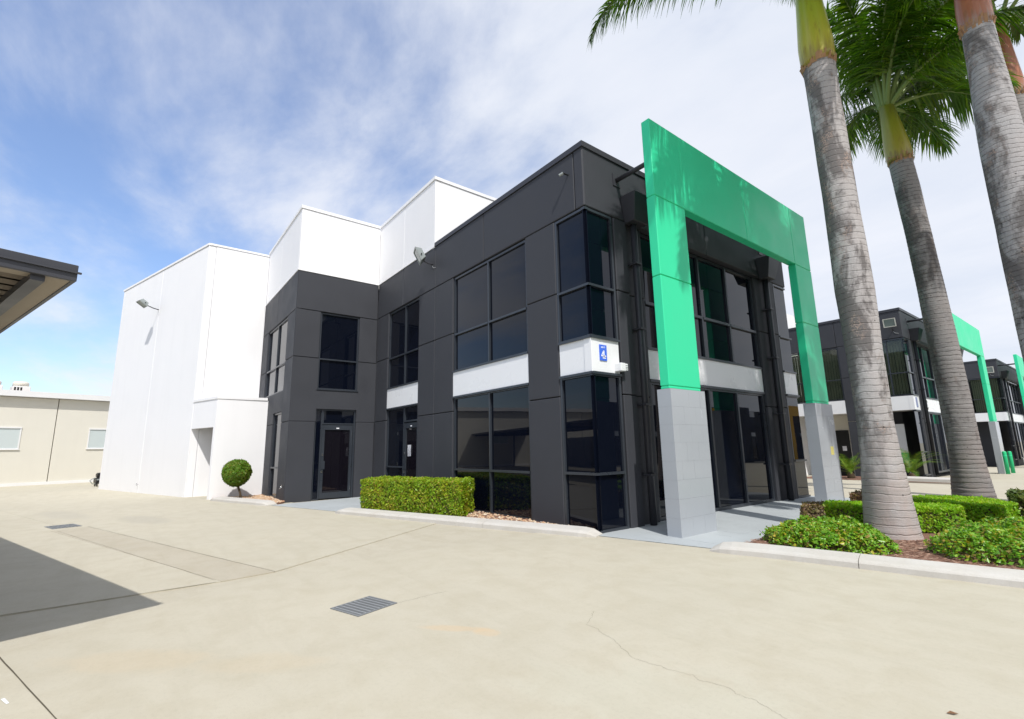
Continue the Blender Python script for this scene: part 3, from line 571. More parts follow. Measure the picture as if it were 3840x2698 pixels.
    S.boxes('coping', [(XA + .032, -6.464, -0.25, 0.0315, ZT - 0.11, ZT)], M['white'], R); A.boxes('coping', [(Y1 - .034, -.034, -0.25, 0.03, ZT - 0.111, ZT - .001)], M['white'], R)
    Fi.boxes('coping', [(XB, XA - .002, -0.25, 0.03, ZT - 0.112, ZT - .002)], M['white'], R); U3.boxes('coping', [(0, W1 + 3, -0.25, 0.03, ZT - 0.112, ZT - .002)], M['white'], R)
    # thin flashing under the white paint line
    S.box('flashing', XA, -6.5, -0.02, 0.018, 7.985, 8.03, M['white'], R); A.box('flashing', Y1 - .018, -.018, -0.02, 0.018, 7.984, 8.029, M['white'], R); Fi.box('flashing', XB, XA, -0.02, 0.017, 7.986, 8.031, M['white'], R)
    # --- white end block W, angled along the boundary
    WF = Fac(ST(0, -0.272)[:2], (0.956, 0.293), (0.293, -0.956)); sL, sR = toST(-25.78, -8.165)[0], toST(XB, -5.29)[0]; sJ = toST(-20.82, -6.67)[0]
    for a, b in ((sL, sJ), (sJ, sR)): WF.panel(a, b, -0.3, ZT - 0.21, R, M['white'], d0=-0.17, g=0.006, b=0.012)
    WF.boxes('coping', [(sL - .03, sR, -0.25, 0.03, ZT - 0.21, ZT - 0.12)], M['white'], R)
    WX = Fac((XB, 0), (0, 1), (1, 0)); WX.panel(-5.02, Y1 + .0, -0.3, ZT - 0.2, R, M['white'], d0=-.17, g=0.004, b=0.008); WX.panel(-5.27, -5.02, -0.3, ZT - 0.2, R, M['white'], d0=-.17, d1=-0.01, g=0.004, b=0.008)
    WX.boxes('coping', [(-5.28, Y1 + .2, -0.25, 0.03, ZT - 0.201, ZT - 0.121)], M['white'], R)
    p = [ST(sL + .05, -0.1)[:2], ST(sR - .2, -0.1)[:2], (XB - .18, Y1), (XB - .18, 14), ST(sL + .05, 24)[:2]]
    bm = bmesh.new(); add_prism(bm, p, -0.3, ZT - 0.3); fix(bm); bm_obj('warehouse_core', bm, M['white'], R)
    # --- low white porch in the angle, open doorway in its skewed face
    s0 = sR + .02; s1 = toST(-14.42, -4.705)[0]; so0, so1 = s0, s1 - 0.14
    PX = Fac((-14.40, 0), (0, 1), (1, 0))
    WF.boxes('porch_wall', [(s0, s1, -0.15, 0.0, 2.59, 3.63), (so1, s1, -0.15, 0.0, -0.2, 2.59)], M['white'], R)
    PX.box('porch_wall', -4.70, Y1 - .002, -0.15, 0.0, -0.2, 3.63, M['white'], R)
    bm = bmesh.new(); q = [ST(s0 - .0, -0.30)[:2], ST(s1 + 0.03, -0.30)[:2], (-14.365, Y1 - .03), (XB + .02, Y1 - .03)]; add_prism(bm, q, 3.63, 3.73); fix(bm); bm_obj('porch_roof', bm, M['white'], R)
    bm = bmesh.new(); add_tube(bm, [ST(so0 + 0.75, 0.55, 0.0), ST(so0 + 0.75, 0.55, 3.6)], 0.09, 14); bm_obj('porch_downpipe', bm, M['white'], R, True)
    PX.box('porch_door', -4.3, -3.2, -1.95, -1.90, 0.0, 2.3, M['band'], R)
    return R
MB = main_building()

PORTAL1 = portal(0.735, 8.235, -0.3, 'large green portal frame with tiled grey feet in front of the corner office')

# ------------------------------------------------------------------ pavement, kerbs, beds
def pavement(name, poly, z, tw, tl, label_kind='structure'):
    """tiled painted pavement, poly in xy, tiles along the facade"""
    r = empty(name, (sum(p[0] for p in poly) / len(poly), sum(p[1] for p in poly) / len(poly), 0), kind='structure')
    bm = bmesh.new(); add_prism(bm, poly, -0.05, z - 0.004); fix(bm); bm_obj('bedding', bm, M['grout'], r)
    x0 = min(p[0] for p in poly); x1 = max(p[0] for p in poly); y0 = min(p[1] for p in poly); y1 = max(p[1] for p in poly); n = len(poly)
    j = 0; y = y0
    while y < y1:
        x = x0 - (tl * 0.5 if j % 2 else 0)
        while x < x1:
            q = [(x + .002, y + .002), (x + tl - .002, y + .002), (x + tl - .002, y + tw - .002), (x + .002, y + tw - .002)]
            for i in range(n):
                a, b = poly[i], poly[(i + 1) % n]; dx, dy = b[0] - a[0], b[1] - a[1]; q = clip(q, dy, -dx, dy * a[0] - dx * a[1])
                if len(q) < 3: break
            if len(q) >= 3:
                bm = bmesh.new(); add_prism(bm, q, -0.02, z + random.uniform(-.0008, .0008)); bm_obj('paving_tile', bm, M['paving'], r)
            x += tl
        y += tw; j += 1
    return r
pavement('front_pavement', [(-0.35, -0.02), (0.02, -0.16), (2.10, 0.30), (2.30, 0.95), (2.05, 9.6), (-0.35, 9.6)], 0.012, 0.40, 0.60)
p0 = [ST(-11.05, -0.22), ST(-7.28, -0.22)]
pavement('side_door_pavement', [tuple(p0[0][:2]), tuple(p0[1][:2]), (-7.40, 0.05), (-11.05, 0.05)], 0.010, 0.60, 0.60)

def kerb(name, pts, label=None, seg=2.4, nose=(True, True)):
    """pts: front foot line in xy; kerb body lies to the left of it"""
    r = empty(name, (pts[0][0], pts[0][1], 0), kind='structure')
    P = [Vector((*p, 0)) for p in pts]; L = [0]
    for a, b in zip(P[:-1], P[1:]): L.append(L[-1] + (b - a).length)
    tot = L[-1]
    def at(s):
        s = min(max(s, 0), tot)
        for i in range(len(P) - 1):
            if s <= L[i + 1] + 1e-9:
                k = (s - L[i]) / (L[i + 1] - L[i]); p = P[i].lerp(P[i + 1], k)
                t = (P[i + 1] - P[i]).normalized()
                return p, Vector((-t.y, t.x, 0))
    prof = [(0.0, -0.05), (0.012, 0.065), (0.03, 0.085), (0.075, 0.105), (0.30, 0.135), (0.35, 0.13), (0.36, -0.05)]
    n = max(1, round(tot / seg))
    for i in range(n):
        a, b = tot * i / n + 0.004, tot * (i + 1) / n - 0.004; m = max(2, int((b - a) / 0.15)); bm = bmesh.new(); rings = []
        for j in range(m + 1):
            s = a + (b - a) * j / m; p, nr = at(s); h = 1.0; sh = 0.0
            if nose[0] and s < 0.38: k = max(0, 1 - s / 0.38); h = math.sqrt(max(0.03, 1 - k ** 2)); sh = 0.10 * k ** 2
            if nose[1] and tot - s < 0.38: k = max(0, 1 - (tot - s) / 0.38); h = math.sqrt(max(0.03, 1 - k ** 2)); sh = 0.10 * k ** 2
            rings.append([bm.verts.new(p + nr * (d * (1 - sh * 1.2) + sh * 0.8) + Vector((0, 0, z if z < 0 else z * h))) for d, z in prof])
        for r0, r1 in zip(rings[:-1], rings[1:]):
            for k in range(len(prof) - 1): bm.faces.new((r0[k], r1[k], r1[k + 1], r0[k + 1]))
        bm.faces.new(rings[0]); bm.faces.new(rings[-1][::-1]); fix(bm)
        bm_obj('kerb_block', bm, M['kerb'], r)
    return r
kerb('kerb', [ST(-14.80, -0.46)[:2], ST(-11.05, -0.41)[:2]], seg=3.8)
kerb('kerb', [ST(-7.52, -0.50)[:2], ST(-4.0, -0.46)[:2], ST(0.06, -0.40)[:2]], seg=2.5)
kerb('kerb', [(2.14, 0.02), (2.95, 0.28), (3.84, 0.47), (4.62, 0.62), (5.45, 0.80), (7.2, 1.15), (9.5, 1.5)], seg=1.75, nose=(True, False))

def bed(name, poly, z, m):
    bm = bmesh.new(); add_prism(bm, poly, -0.05, z); fix(bm); return tag(bm_obj(name, bm, m), kind='structure')
def inpoly(P, poly):
    x, y = P[:, 0], P[:, 1]; c = np.zeros(len(P), bool); n = len(poly)
    for i in range(n):
        (x0, y0), (x1, y1) = poly[i], poly[(i + 1) % n]
        with np.errstate(divide='ignore', invalid='ignore'):
            t = ((y0 > y) != (y1 > y)) & (x < (x1 - x0) * (y - y0) / (y1 - y0 + 1e-12) + x0)
        c ^= t
    return c
def sample_poly(poly, n):
    lo = np.min(poly, 0); hi = np.max(poly, 0); out = np.zeros((0, 2))
    while len(out) < n:
        P = lo + rng.random((n * 2, 2)) * (hi - lo); out = np.vstack([out, P[inpoly(P, poly)]])
    return out[:n]
def scatter_bits(name, poly, n, z, size, m, flat=0.5, elong=1.6, label=None, cat=None):
    """small irregular solids (5-sided chips / pebbles)"""
    P = sample_poly(poly, n); V = []; Fc = []
    base = np.array([(1, 0, 0), (0, 1, 0), (-1, 0, 0), (0, -1, 0), (0, 0, 1.), (0, 0, -1)]); fcs = [(0, 1, 4), (1, 2, 4), (2, 3, 4), (3, 0, 4), (1, 0, 5), (2, 1, 5), (3, 2, 5), (0, 3, 5)]
    for i, (x, y) in enumerate(P):
        s = size * rng.uniform(0.5, 1.3); a = rng.random() * 6.28; b = base * np.array([s * elong, s, s * flat]) * rng.uniform(0.75, 1.25, (6, 3)); tl = rng.uniform(-.5, .5)
        X = b[:, 0] * math.cos(a) - b[:, 1] * math.sin(a); Y = b[:, 0] * math.sin(a) + b[:, 1] * math.cos(a); Z = b[:, 2] + X * tl * 0.3
        k = len(V); V += [(x + X[j], y + Y[j], z + Z[j] + s * flat * 0.3) for j in range(6)]; Fc += [(p + k, q + k, r + k) for p, q, r in fcs]
    o = pyd(name, V, Fc, m); return tag(o, label, cat, kind='stuff')
bedA = [ST(-14.75, -0.12)[:2], ST(-11.1, -0.08)[:2], (-10.72, -3.1), (-10.95, -2.95), (-14.35, -2.95), (-14.37, -4.6)]
bed('pebble_bed', bedA, 0.05, M['mulch'])
scatter_bits('pebbles', bedA, 900, 0.05, 0.035, M['pebbles'], 0.6, 1.2, 'reddish river pebbles in the bed under the topiary', 'pebbles')
bedB = [ST(-7.3, -0.14)[:2], ST(-0.25, -0.06)[:2], (-0.95, 0.04), (-7.42, 0.04)]
bed('pebble_bed', bedB, 0.05, M['mulch'])
scatter_bits('pebbles', bedB, 1800, 0.05, 0.032, M['pebbles'], 0.6, 1.2, 'reddish river pebbles between the kerb and the side windows', 'pebbles')
bedC = [(2.20, 0.45), (3.0, 0.62), (3.80, 0.80), (4.65, 0.96), (5.45, 1.14), (7.2, 1.48), (9.4, 1.85), (9.4, 9.4), (2.08, 9.4), (2.32, 1.0)]
bed('garden_bed', bedC, 0.055, M['mulch'])
scatter_bits('bark_chips', [(2.25, 0.5), (3.8, 0.85), (5.4, 1.2), (7.0, 1.6), (7.0, 3.6), (2.3, 3.2)], 7000, 0.055, 0.022, M['chips'], 0.25, 2.2, 'reddish bark chips around the nearest palm', 'mulch')

# ------------------------------------------------------------------ foliage
def leaf_mesh(name, P, Nn, size, m, parent, aspect=1.7, bend=0.25):
    """one folded leaf (2 quads) per point, P positions, Nn facing normals"""
    n = len(P); P = np.asarray(P); Nn = Nn / np.linalg.norm(Nn, axis=1, keepdims=True)
    r = rng.normal(size=(n, 3)); T = r - Nn * (r * Nn).sum(1, keepdims=True); T /= np.linalg.norm(T, axis=1, keepdims=True); B = np.cross(Nn, T)
    s = (size * rng.uniform(0.45, 1.5, (n, 1))); L = s * aspect
    v = np.stack([P - T * L * .5, P + B * s * .5 - Nn * s * bend, P + T * L * .5, P - B * s * .5 - Nn * s * bend], 1).reshape(-1, 3)
    idx = np.arange(n) * 4
    tri = np.stack([idx, idx + 1, idx + 2, idx, idx + 2, idx + 3], 1).reshape(-1, 3)
    me = bpy.data.meshes.new(name); me.vertices.add(len(v)); me.vertices.foreach_set('co', v.ravel().astype(np.float32)); me.loops.add(len(tri) * 3); me.loops.foreach_set('vertex_index', tri.ravel().astype(np.int32))
    me.polygons.add(len(tri)); me.polygons.foreach_set('loop_start', (np.arange(len(tri)) * 3).astype(np.int32)); me.polygons.foreach_set('loop_total', np.full(len(tri), 3, np.int32)); me.update(); me.validate()
    return link(name, me, m, parent)
def prism_points(poly, z0, z1, dens, wob=0.03, depth=0.05, flare=0.0, seed=0):
    poly = np.array(poly, float); n = len(poly); P = []; Nn = []
    area = 0.5 * abs(sum(poly[i][0] * poly[(i + 1) % n][1] - poly[(i + 1) % n][0] * poly[i][1] for i in range(n))); ctr = poly.mean(0)
    k = int(area * dens * 1.25); q = sample_poly(poly, k); P.append(np.c_[q, np.full(k, z1)]); Nn.append(np.tile([0, 0, 1.], (k, 1)))
    for i in range(n):
        a, b = poly[i], poly[(i + 1) % n]; l = np.linalg.norm(b - a); k = int(l * (z1 - z0) * dens); t = rng.random((k, 1)); z = z0 + (z1 - z0) * rng.random(k)
        nr = np.array([(b - a)[1], -(b - a)[0], 0]) / l
        if np.dot(nr[:2], (a + b) / 2 - ctr) < 0: nr = -nr
        q = a + (b - a) * t; q = q + nr[:2] * (flare * ((z - z0) / (z1 - z0))[:, None]); P.append(np.c_[q, z]); Nn.append(np.tile(nr, (k, 1)))
    P = np.vstack(P); Nn = np.vstack(Nn)
    w = np.sin(P[:, 0] * 5.1 + seed) * np.cos(P[:, 1] * 6.3 + seed * 2) + 0.6 * np.sin(P[:, 0] * 13 + P[:, 2] * 11 + P[:, 1] * 9 + seed)
    P = P + Nn * (w[:, None] * wob) - Nn * (rng.random((len(P), 1)) ** 1.6 * depth) + rng.normal(size=P.shape) * 0.008
    return P, Nn + rng.normal(size=P.shape) * 0.55
def hedge(name, poly, z0, z1, dens, size, m, label, cat='hedge', group=None, wob=0.02, seed=0, flare=0.0, depth=0.06, extra=None):
    poly = [tuple(p) for p in poly]; c = np.mean(poly, 0); r = empty(name, (c[0], c[1], 0.05), label, cat, group)
    core = [tuple(c + (np.array(p) - c) * 0.90) for p in poly]; bm = bmesh.new(); add_prism(bm, core, z0 + .02, z1 - 0.07); fix(bm); bmesh.ops.subdivide_edges(bm, edges=bm.edges[:], cuts=2)
    bm_obj('branches', bm, M['twig'], r)
    for i in range(4):
        a = sample_poly(core, 1)[0]; bm = bmesh.new(); add_tube(bm, [(a[0], a[1], 0.0), (a[0] + .02, a[1] - .01, z0 + .15)], 0.014, 6); bm_obj('stem', bm, M['twig'], r)
    P, Nn = prism_points(poly, z0, z1, dens, wob, depth, flare, seed)
    leaf_mesh('foliage', P, Nn, size, m, r)
    if extra: extra(r)
    return r
fl, fr_, br_, bl = np.array((-6.55, -2.10)), np.array((-3.30, -0.98)), np.array((-4.10, -0.14)), np.array((-7.45, -1.05))
cut = 0.72; cf = fl + (fr_ - fl) * cut; cb = bl + (br_ - bl) * cut; gap = np.array((0.03, 0.01))
hedge('clipped_hedge', [fl, cf - gap, cb - gap, bl], 0.10, 0.86, 2600, 0.034, M['hedge_leaf'], 'long clipped box hedge behind the kerb beside the side windows', group='clipped hedges under the side windows', seed=1.0, flare=0.03)
hedge('clipped_hedge', [cf + gap, fr_, br_, cb + gap], 0.10, 0.87, 2600, 0.034, M['hedge_leaf'], 'short clipped hedge block at the window end of the long one', group='clipped hedges under the side windows', seed=4.0, flare=0.02, wob=0.03)

def topiary():
    c = np.array((-13.42, -4.02, 0.93)); r = empty('topiary_bush', (-13.30, -3.86, 0.05), 'round clipped topiary on a thin stem against the white porch', 'topiary')
    n = 9000; d = rng.normal(size=(n, 3)); d /= np.linalg.norm(d, axis=1, keepdims=True)
    rad = 0.455 * (1 + 0.05 * np.sin(d[:, 0] * 7 + 1) * np.cos(d[:, 2] * 6) + 0.10 * np.clip(d[:, 2], 0, 1) * np.abs(d[:, 0] + d[:, 1]) ) - rng.random(n) ** 1.5 * 0.09
    leaf_mesh('foliage', c + d * rad[:, None] * np.array((1, 1, 1.0)), d + rng.normal(size=(n, 3)) * 0.6, 0.042, M['ball_leaf'], r)
    bm = bmesh.new(); bmesh.ops.create_icosphere(bm, subdivisions=3, radius=0.36, matrix=Matrix.Translation(Vector(c))); bm_obj('branches', bm, M['twig'], r)
    bm = bmesh.new(); add_tube(bm, [(-13.28, -3.86, 0.0), (-13.30, -3.88, 0.22), (-13.36, -3.95, 0.45), (-13.40, -4.00, 0.75)], [0.045, 0.035, 0.04, 0.03], 9); bm_obj('trunk', bm, M['twig'], r, True)
topiary()

# low hedges framing the garden bed
hedge('low_hedge', [(2.60, 3.25), (3.62, 3.95), (3.45, 4.75), (2.35, 4.02)], 0.08, 0.46, 3000, 0.03, M['low_leaf'], 'low bright green clipped hedge left of the nearest palm trunk', group='low clipped hedges', seed=2, wob=0.015)
hedge('low_hedge', [(2.40, 2.82), (2.62, 3.20), (2.36, 3.92), (2.12, 3.55)], 0.08, 0.45, 2600, 0.03, M['dry_leaf'], 'browning purplish end of low hedge beside the front pavement', group='low clipped hedges', seed=5, wob=0.03)
hedge('low_hedge', [(3.66, 3.60), (4.42, 4.02), (4.28, 4.72), (3.50, 4.65)], 0.08, 0.47, 3000, 0.03, M['low_leaf'], 'low clipped hedge just right of the nearest palm trunk', group='low clipped hedges', seed=3, wob=0.015)
hedge('low_hedge', [(3.30, 5.35), (4.72, 5.05), (4.86, 5.75), (4.25, 6.75), (3.20, 6.35)], 0.08, 0.46, 3000, 0.03, M['low_leaf'], 'wide low hedge in front of the second palm, half in shadow', group='low clipped hedges', seed=8, wob=0.012)
hedge('low_hedge', [(2.30, 5.50), (2.72, 5.62), (2.68, 6.1), (2.25, 6.0)], 0.08, 0.50, 2400, 0.03, M['dry_leaf'], 'small yellowish clipped bush behind the low hedge by the pavement', group='low clipped hedges', seed=11, wob=0.03)
hedge('dark_shrub', [(4.80, 5.9), (5.75, 6.1), (5.9, 7.6), (4.55, 7.4)], 0.08, 0.56, 1100, 0.05, M['back_leaf'], 'dark leafy shrub at the right edge behind the low hedge', 'shrub', seed=6, wob=0.05, depth=0.15)

def cover(name, poly, H, n, size, label, seed):
    poly = [tuple(p) for p in poly]; c = np.mean(poly, 0); r = empty(name, (c[0], c[1], 0.05), label, 'shrub', 'leafy ground cover')
    q = sample_poly(poly, n); A = np.array(poly); d = np.full(n, 9.)
    for i in range(len(A)):
        a, b = A[i], A[(i + 1) % len(A)]; t = np.clip(((q - a) @ (b - a)) / ((b - a) @ (b - a)), 0, 1)[:, None]; d = np.minimum(d, np.linalg.norm(q - (a + (b - a) * t), axis=1))
    edge = np.clip(d / 0.32, 0, 1); top = H * np.sqrt(1 - (1 - edge) ** 2) * (0.80 + 0.16 * np.sin(q[:, 0] * 6 + seed) * np.cos(q[:, 1] * 7 + seed) + 0.12 * np.sin(q[:, 0] * 15 + q[:, 1] * 11 + seed))
    u = rng.random(n); z = 0.06 + top * np.where(u < 0.7, 0.78 + 0.25 * rng.random(n), rng.random(n))
    P = np.c_[q + rng.normal(size=(n, 2)) * 0.02, z]; grad = rng.normal(size=(n, 3)) * 0.55 + np.array([0, 0, 1.0])
    out = (q - c) * 0.5 * (1 - edge)[:, None]; grad[:, :2] += out
    leaf_mesh('foliage', P, grad, size, M['cover_leaf'], r, 1.55, 0.3)
    bm = bmesh.new()
    for x, y in sample_poly(poly, 60):
        a = rng.random() * 6.28; add_tube(bm, [(x, y, 0.03), (x + .05 * math.cos(a), y + .05 * math.sin(a), H * 0.45), (x + .12 * math.cos(a), y + .12 * math.sin(a), H * 0.7)], [0.006, 0.005, 0.003], 4, False)
    tag(bm_obj('stems', bm, M['twig'], r), kind='stuff')
cover('ground_cover', [(2.36, 1.30), (2.75, 0.92), (3.35, 0.98), (3.95, 1.18), (4.12, 1.62), (3.92, 2.02), (3.55, 2.52), (3.20, 3.0), (2.72, 2.9), (2.46, 2.2)], 0.33, 8200, 0.037, 'glossy green ground cover left of the nearest palm, beside the pavement', 0.4)
cover('ground_cover', [(4.30, 2.05), (4.72, 1.60), (5.30, 1.68), (6.2, 1.85), (6.9, 2.2), (6.9, 4.3), (5.8, 5.0), (5.0, 4.6), (4.45, 3.5)], 0.38, 16500, 0.037, 'glossy green ground cover filling the bed right of the nearest palm', 2.3)

# ------------------------------------------------------------------ palms
def palm(name, base, prof, zc0, zc1, sh_r, mats, label, fronds, leafm, lean=(0, 0), seed=0, ringstep=0.115, group='royal palms', relief=0.004):
    """prof: [(z, radius)], crownshaft from zc0 to zc1; fronds: list of (azimuth deg, start elevation deg, length, droop)"""
    R0 = random.Random(seed); r = empty(name, (base[0], base[1], 0.0), label, 'palm tree', group)
    def ax(z): k = z / zc1; return Vector((base[0] + lean[0] * k * k, base[1] + lean[1] * k * k, z))
    zs = np.array([p[0] for p in prof]); rs = np.array([p[1] for p in prof])
    bm = bmesh.new(); n = 36; rings = []; z = -0.1; k = 0
    def lump(j, z): a = 6.2832 * j / n; return 1 + 0.010 * math.sin(2 * a + z * 1.3 + seed) + 0.007 * math.sin(z * 2.3 + seed) + 0.006 * math.sin(5 * a + z * 5) + 0.05 * math.exp(-max(z, 0) / 0.22) * (0.5 + 0.5 * math.sin(7 * a + seed) * math.sin(3 * a + 1))
    while z < zc0:
        r0 = float(np.interp(z, zs, rs))
        for dz, f in ((0, 1 - relief), (0.010, 1 + relief * 0.4), (ringstep * 0.5, 1.0)):
            zz = z + dz
            if zz > zc0: break
            c = ax(zz); rings.append([bm.verts.new((c.x + r0 * f * math.cos(2 * math.pi * j / n) * lump(j, zz), c.y + r0 * f * math.sin(2 * math.pi * j / n) * lump(j, zz), zz + 0.012 * math.sin(j * 6.28 / n + k * 1.7))) for j in range(n)])
        z += ringstep * (0.8 + 0.4 * R0.random()); k += 1
    for a, b in zip(rings[:-1], rings[1:]):
        for j in range(n): bm.faces.new((a[j], a[(j + 1) % n], b[(j + 1) % n], b[j]))
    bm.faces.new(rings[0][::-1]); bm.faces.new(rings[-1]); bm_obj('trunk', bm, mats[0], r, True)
    # ragged collar of old leaf bases
    bm = bmesh.new(); c = ax(zc0); rr = float(np.interp(zc0, zs, rs))
    for j in range(34):
        a = j / 34 * 6.283; w = rr * 0.13; h = R0.uniform(0.06, 0.20); o = Vector((math.cos(a), math.sin(a), 0)); t = Vector((-o.y, o.x, 0)); b = c + o * (rr * 1.01) + Vector((0, 0, -R0.uniform(0.02, 0.12)))
        q = [b - t * w, b + t * w, b + t * w * R0.uniform(.3, 1) + o * R0.uniform(.0, .05) + Vector((0, 0, h)), b - t * w * R0.uniform(.3, 1) + o * R0.uniform(0, .05) + Vector((0, 0, h * R0.uniform(.6, 1)))]
        vs = [bm.verts.new(x) for x in q] + [bm.verts.new(x - o * 0.02) for x in q]
        for f in ((0, 1, 2, 3), (7, 6, 5, 4), (0, 4, 5, 1), (1, 5, 6, 2), (2, 6, 7, 3), (3, 7, 4, 0)): bm.faces.new([vs[i] for i in f])
    bm_obj('leaf_scars', bm, M['scar'], r)
    bm = bmesh.new(); m = 14; pts = []; rad = []
    for i in range(m + 1):
        k = i / m; pts.append(ax(zc0 - 0.06 + (zc1 - zc0 + 0.06) * k)); rad.append(float(np.interp(k, [0, 0.08, 0.22, 0.5, 0.8, 1.0], [sh_r * 0.97, sh_r * 1.03, sh_r * 1.04, sh_r * 0.86, sh_r * 0.68, sh_r * 0.56])))
    add_tube(bm, pts, rad, 22); bm_obj('crownshaft', bm, mats[1], r, True)
    top = ax(zc1)
    for fi, (az, el, Ln, droop) in enumerate(fronds):
        a = math.radians(az); hd = Vector((math.cos(a), math.sin(a), 0)); side0 = Vector((-hd.y, hd.x, 0)); e = math.radians(el); ns = 26; p = top + hd * (sh_r * 0.4) + Vector((0, 0, -0.12)); pts = [p.copy()]; tw = R0.uniform(-.35, .35)
        bend = R0.uniform(-.10, .10)
        for i in range(ns):
            k = i / ns; ee = e - droop * (k ** 1.35); d = (hd * math.cos(ee) + side0 * bend * k + Vector((0, 0, math.sin(ee)))).normalized(); p = p + d * (Ln / ns); pts.append(p.copy())
        bm = bmesh.new(); add_tube(bm, pts, [0.055 * (1 - 0.88 * i / ns) + 0.004 for i in range(ns + 1)], 6); fo = bm_obj('frond', bm, M['rachis'], r, True)
        V = []; Fc = []; NL = int(38 * Ln)
        for i in range(NL):
            k = 0.22 + 0.78 * (i + R0.random() * .5) / NL; j = min(int(k * ns), ns - 1); q = pts[j].lerp(pts[j + 1], k * ns - j); T = (pts[j + 1] - pts[j]).normalized()
            S = T.cross(Vector((0, 0, 1)));
            if S.length < 0.05: S = side0.copy()
            S.normalize(); Nn = S.cross(T).normalized(); S2 = S * math.cos(tw) + Nn * math.sin(tw); N2 = Nn * math.cos(tw) - S * math.sin(tw)
            ll = 1.0 * (0.45 + 0.55 * math.sin(math.pi * min(1, k * 0.85 + 0.15))) * (1.0 if k < 0.9 else 0.8)
            for sg in (-1, 1):
                rho = math.radians(R0.choice((-28, 0, 18, 38)) + R0.uniform(-14, 14)); ph = math.radians(R0.uniform(42, 62) * (1 - 0.45 * max(0, k - .7) / .3))
                d = (T * math.cos(ph) + (S2 * sg * math.cos(rho) + N2 * math.sin(rho)) * math.sin(ph)).normalized(); w = 0.019; L1 = ll * R0.uniform(.75, 1.15); P = q.copy(); b = len(V); nseg = 4; wd = d.cross(N2)
                if wd.length < .1: wd = d.cross(S2)
                wd.normalize()
                for s_ in range(nseg + 1):
                    kk = s_ / nseg; ww = w * (1 - kk ** 2.2) + 0.001; V += [tuple(P + wd * ww), tuple(P - wd * ww)]
                    if s_: Fc.append((b + 2 * s_ - 2, b + 2 * s_ - 1, b + 2 * s_ + 1, b + 2 * s_))
                    d = (d + Vector((R0.uniform(-.06, .06), R0.uniform(-.06, .06), -0.26 - 0.20 * R0.random()))).normalized(); P = P + d * (L1 / nseg)
        pyd('leaflets', V, Fc, leafm, fo)
    return r
def ring_of(n, els, L, droop, off=0, seed=0):
    R0 = random.Random(seed); return [(off + 360 * i / n + R0.uniform(-12, 12), els[i % len(els)] + R0.uniform(-6, 6), L * R0.uniform(.9, 1.08), droop * R0.uniform(.85, 1.15)) for i in range(n)]
p1 = [(0, .40), (.25, .375), (.8, .335), (1.4, .285), (1.9, .262), (3.1, .268), (4.3, .300), (5.6, .283), (7, .273), (8, .265), (8.6, .272), (9.2, .285)]
palm('palm_tree', (3.64, 3.12), p1, 9.05, 11.45, 0.295, (M['bark1'], M['shaft1']), 'nearest palm with blotchy grey trunk and yellow-green crownshaft, between portal and kerb',
     [(218.5, 36, 5.25, 2.0)] + [(150, 80, 3.6, 1.0), (112, 72, 3.8, 1.5), (80, 66, 4.0, 1.7), (48, 58, 4.2, 1.6), (20, 46, 4.3, 1.5), (-8, 36, 4.3, 1.35), (-45, 38, 4.4, 1.35), (-75, 30, 4.3, 1.35), (-88, 38, 4.4, 1.45), (-62, 24, 4.0, 1.2), (-100, 64, 4.2, 1.2), (250, 82, 3.8, 0.9), (185, 82, 4.0, 1.1), (-25, 68, 4.2, 1.5), (60, 82, 3.8, 1.2), (270, 84, 3.8, 1.1)], M['palm_leaf'], (-0.04, -0.02), 3, relief=0.0012)
p2 = [(0, .42), (.4, .36), (1.0, .30), (1.5, .275), (2.9, .272), (4.2, .262), (5.5, .248), (6.7, .236), (7.6, .245), (8.5, .240)]
palm('palm_tree', (4.02, 7.35), p2, 8.45, 10.1, 0.262, (M['bark2'], M['shaft2']), 'second palm with dark ringed trunk and whole crown in view, behind the low hedge',
     [(a, e, l, d) for a, e, l, d in ((-60, 60, 3.2, 1.9), (-30, 66, 3.4, 2.0), (0, 58, 3.3, 1.9), (48, 52, 3.4, 1.9), (62, 70, 3.6, 2.2), (85, 56, 3.3, 2.0), (130, 50, 2.7, 1.9), (150, 74, 2.6, 1.7), (170, 84, 3.0, 0.9), (196, 86, 3.0, 0.8), (228, 86, 3.3, 0.7), (262, 84, 3.2, 0.9), (290, 68, 3.2, 1.6), (40, 22, 2.5, 1.5), (75, 15, 2.4, 1.3), (100, 30, 2.4, 1.6), (-25, 34, 2.4, 1.5), (120, 80, 3.5, 1.3), (20, 80, 3.5, 1.4), (-50, 82, 3.4, 1.2))], M['palm_leaf'], (-0.30, 0.0), 11, 0.10, relief=0.008)
p3 = [(0, .45), (.6, .37), (1.5, .30), (3, .30), (5, .305), (6.5, .30), (7.3, .275), (8.2, .24), (9.3, .215)]
palm('palm_tree', (5.72, 4.5), p3, 9.05, 11.2, 0.235, (M['bark3'], M['shaft3']), 'palm cut by the right edge with silvery ringed trunk and rusty brown crownshaft',
     [(20, 48, 3.8, 1.5), (70, 40, 3.8, 1.5), (120, 56, 3.6, 1.5), (172, 76, 3.6, 1.0), (228, 76, 3.8, 1.0), (278, 46, 3.8, 1.45), (325, 40, 3.8, 1.4)] + ring_of(3, [82], 3.4, 1.0, 60, 10), M['palm_leaf_olive'], (0.03, 0.0), 17, 0.085, relief=0.0025)
p4 = [(0, .40), (1, .32), (4, .27), (8, .235), (10.8, .22)]
palm('palm_tree', (5.72, 10.95), p4, 10.75, 13.1, 0.24, (M['bark2'], M['shaft3']), 'slim far palm at the right edge behind the silvery palm trunk',
     ring_of(9, [50, 30, 62], 3.0, 1.7, 0, 21), M['palm_leaf_olive'], (0.0, 0.0), 23, 0.12)

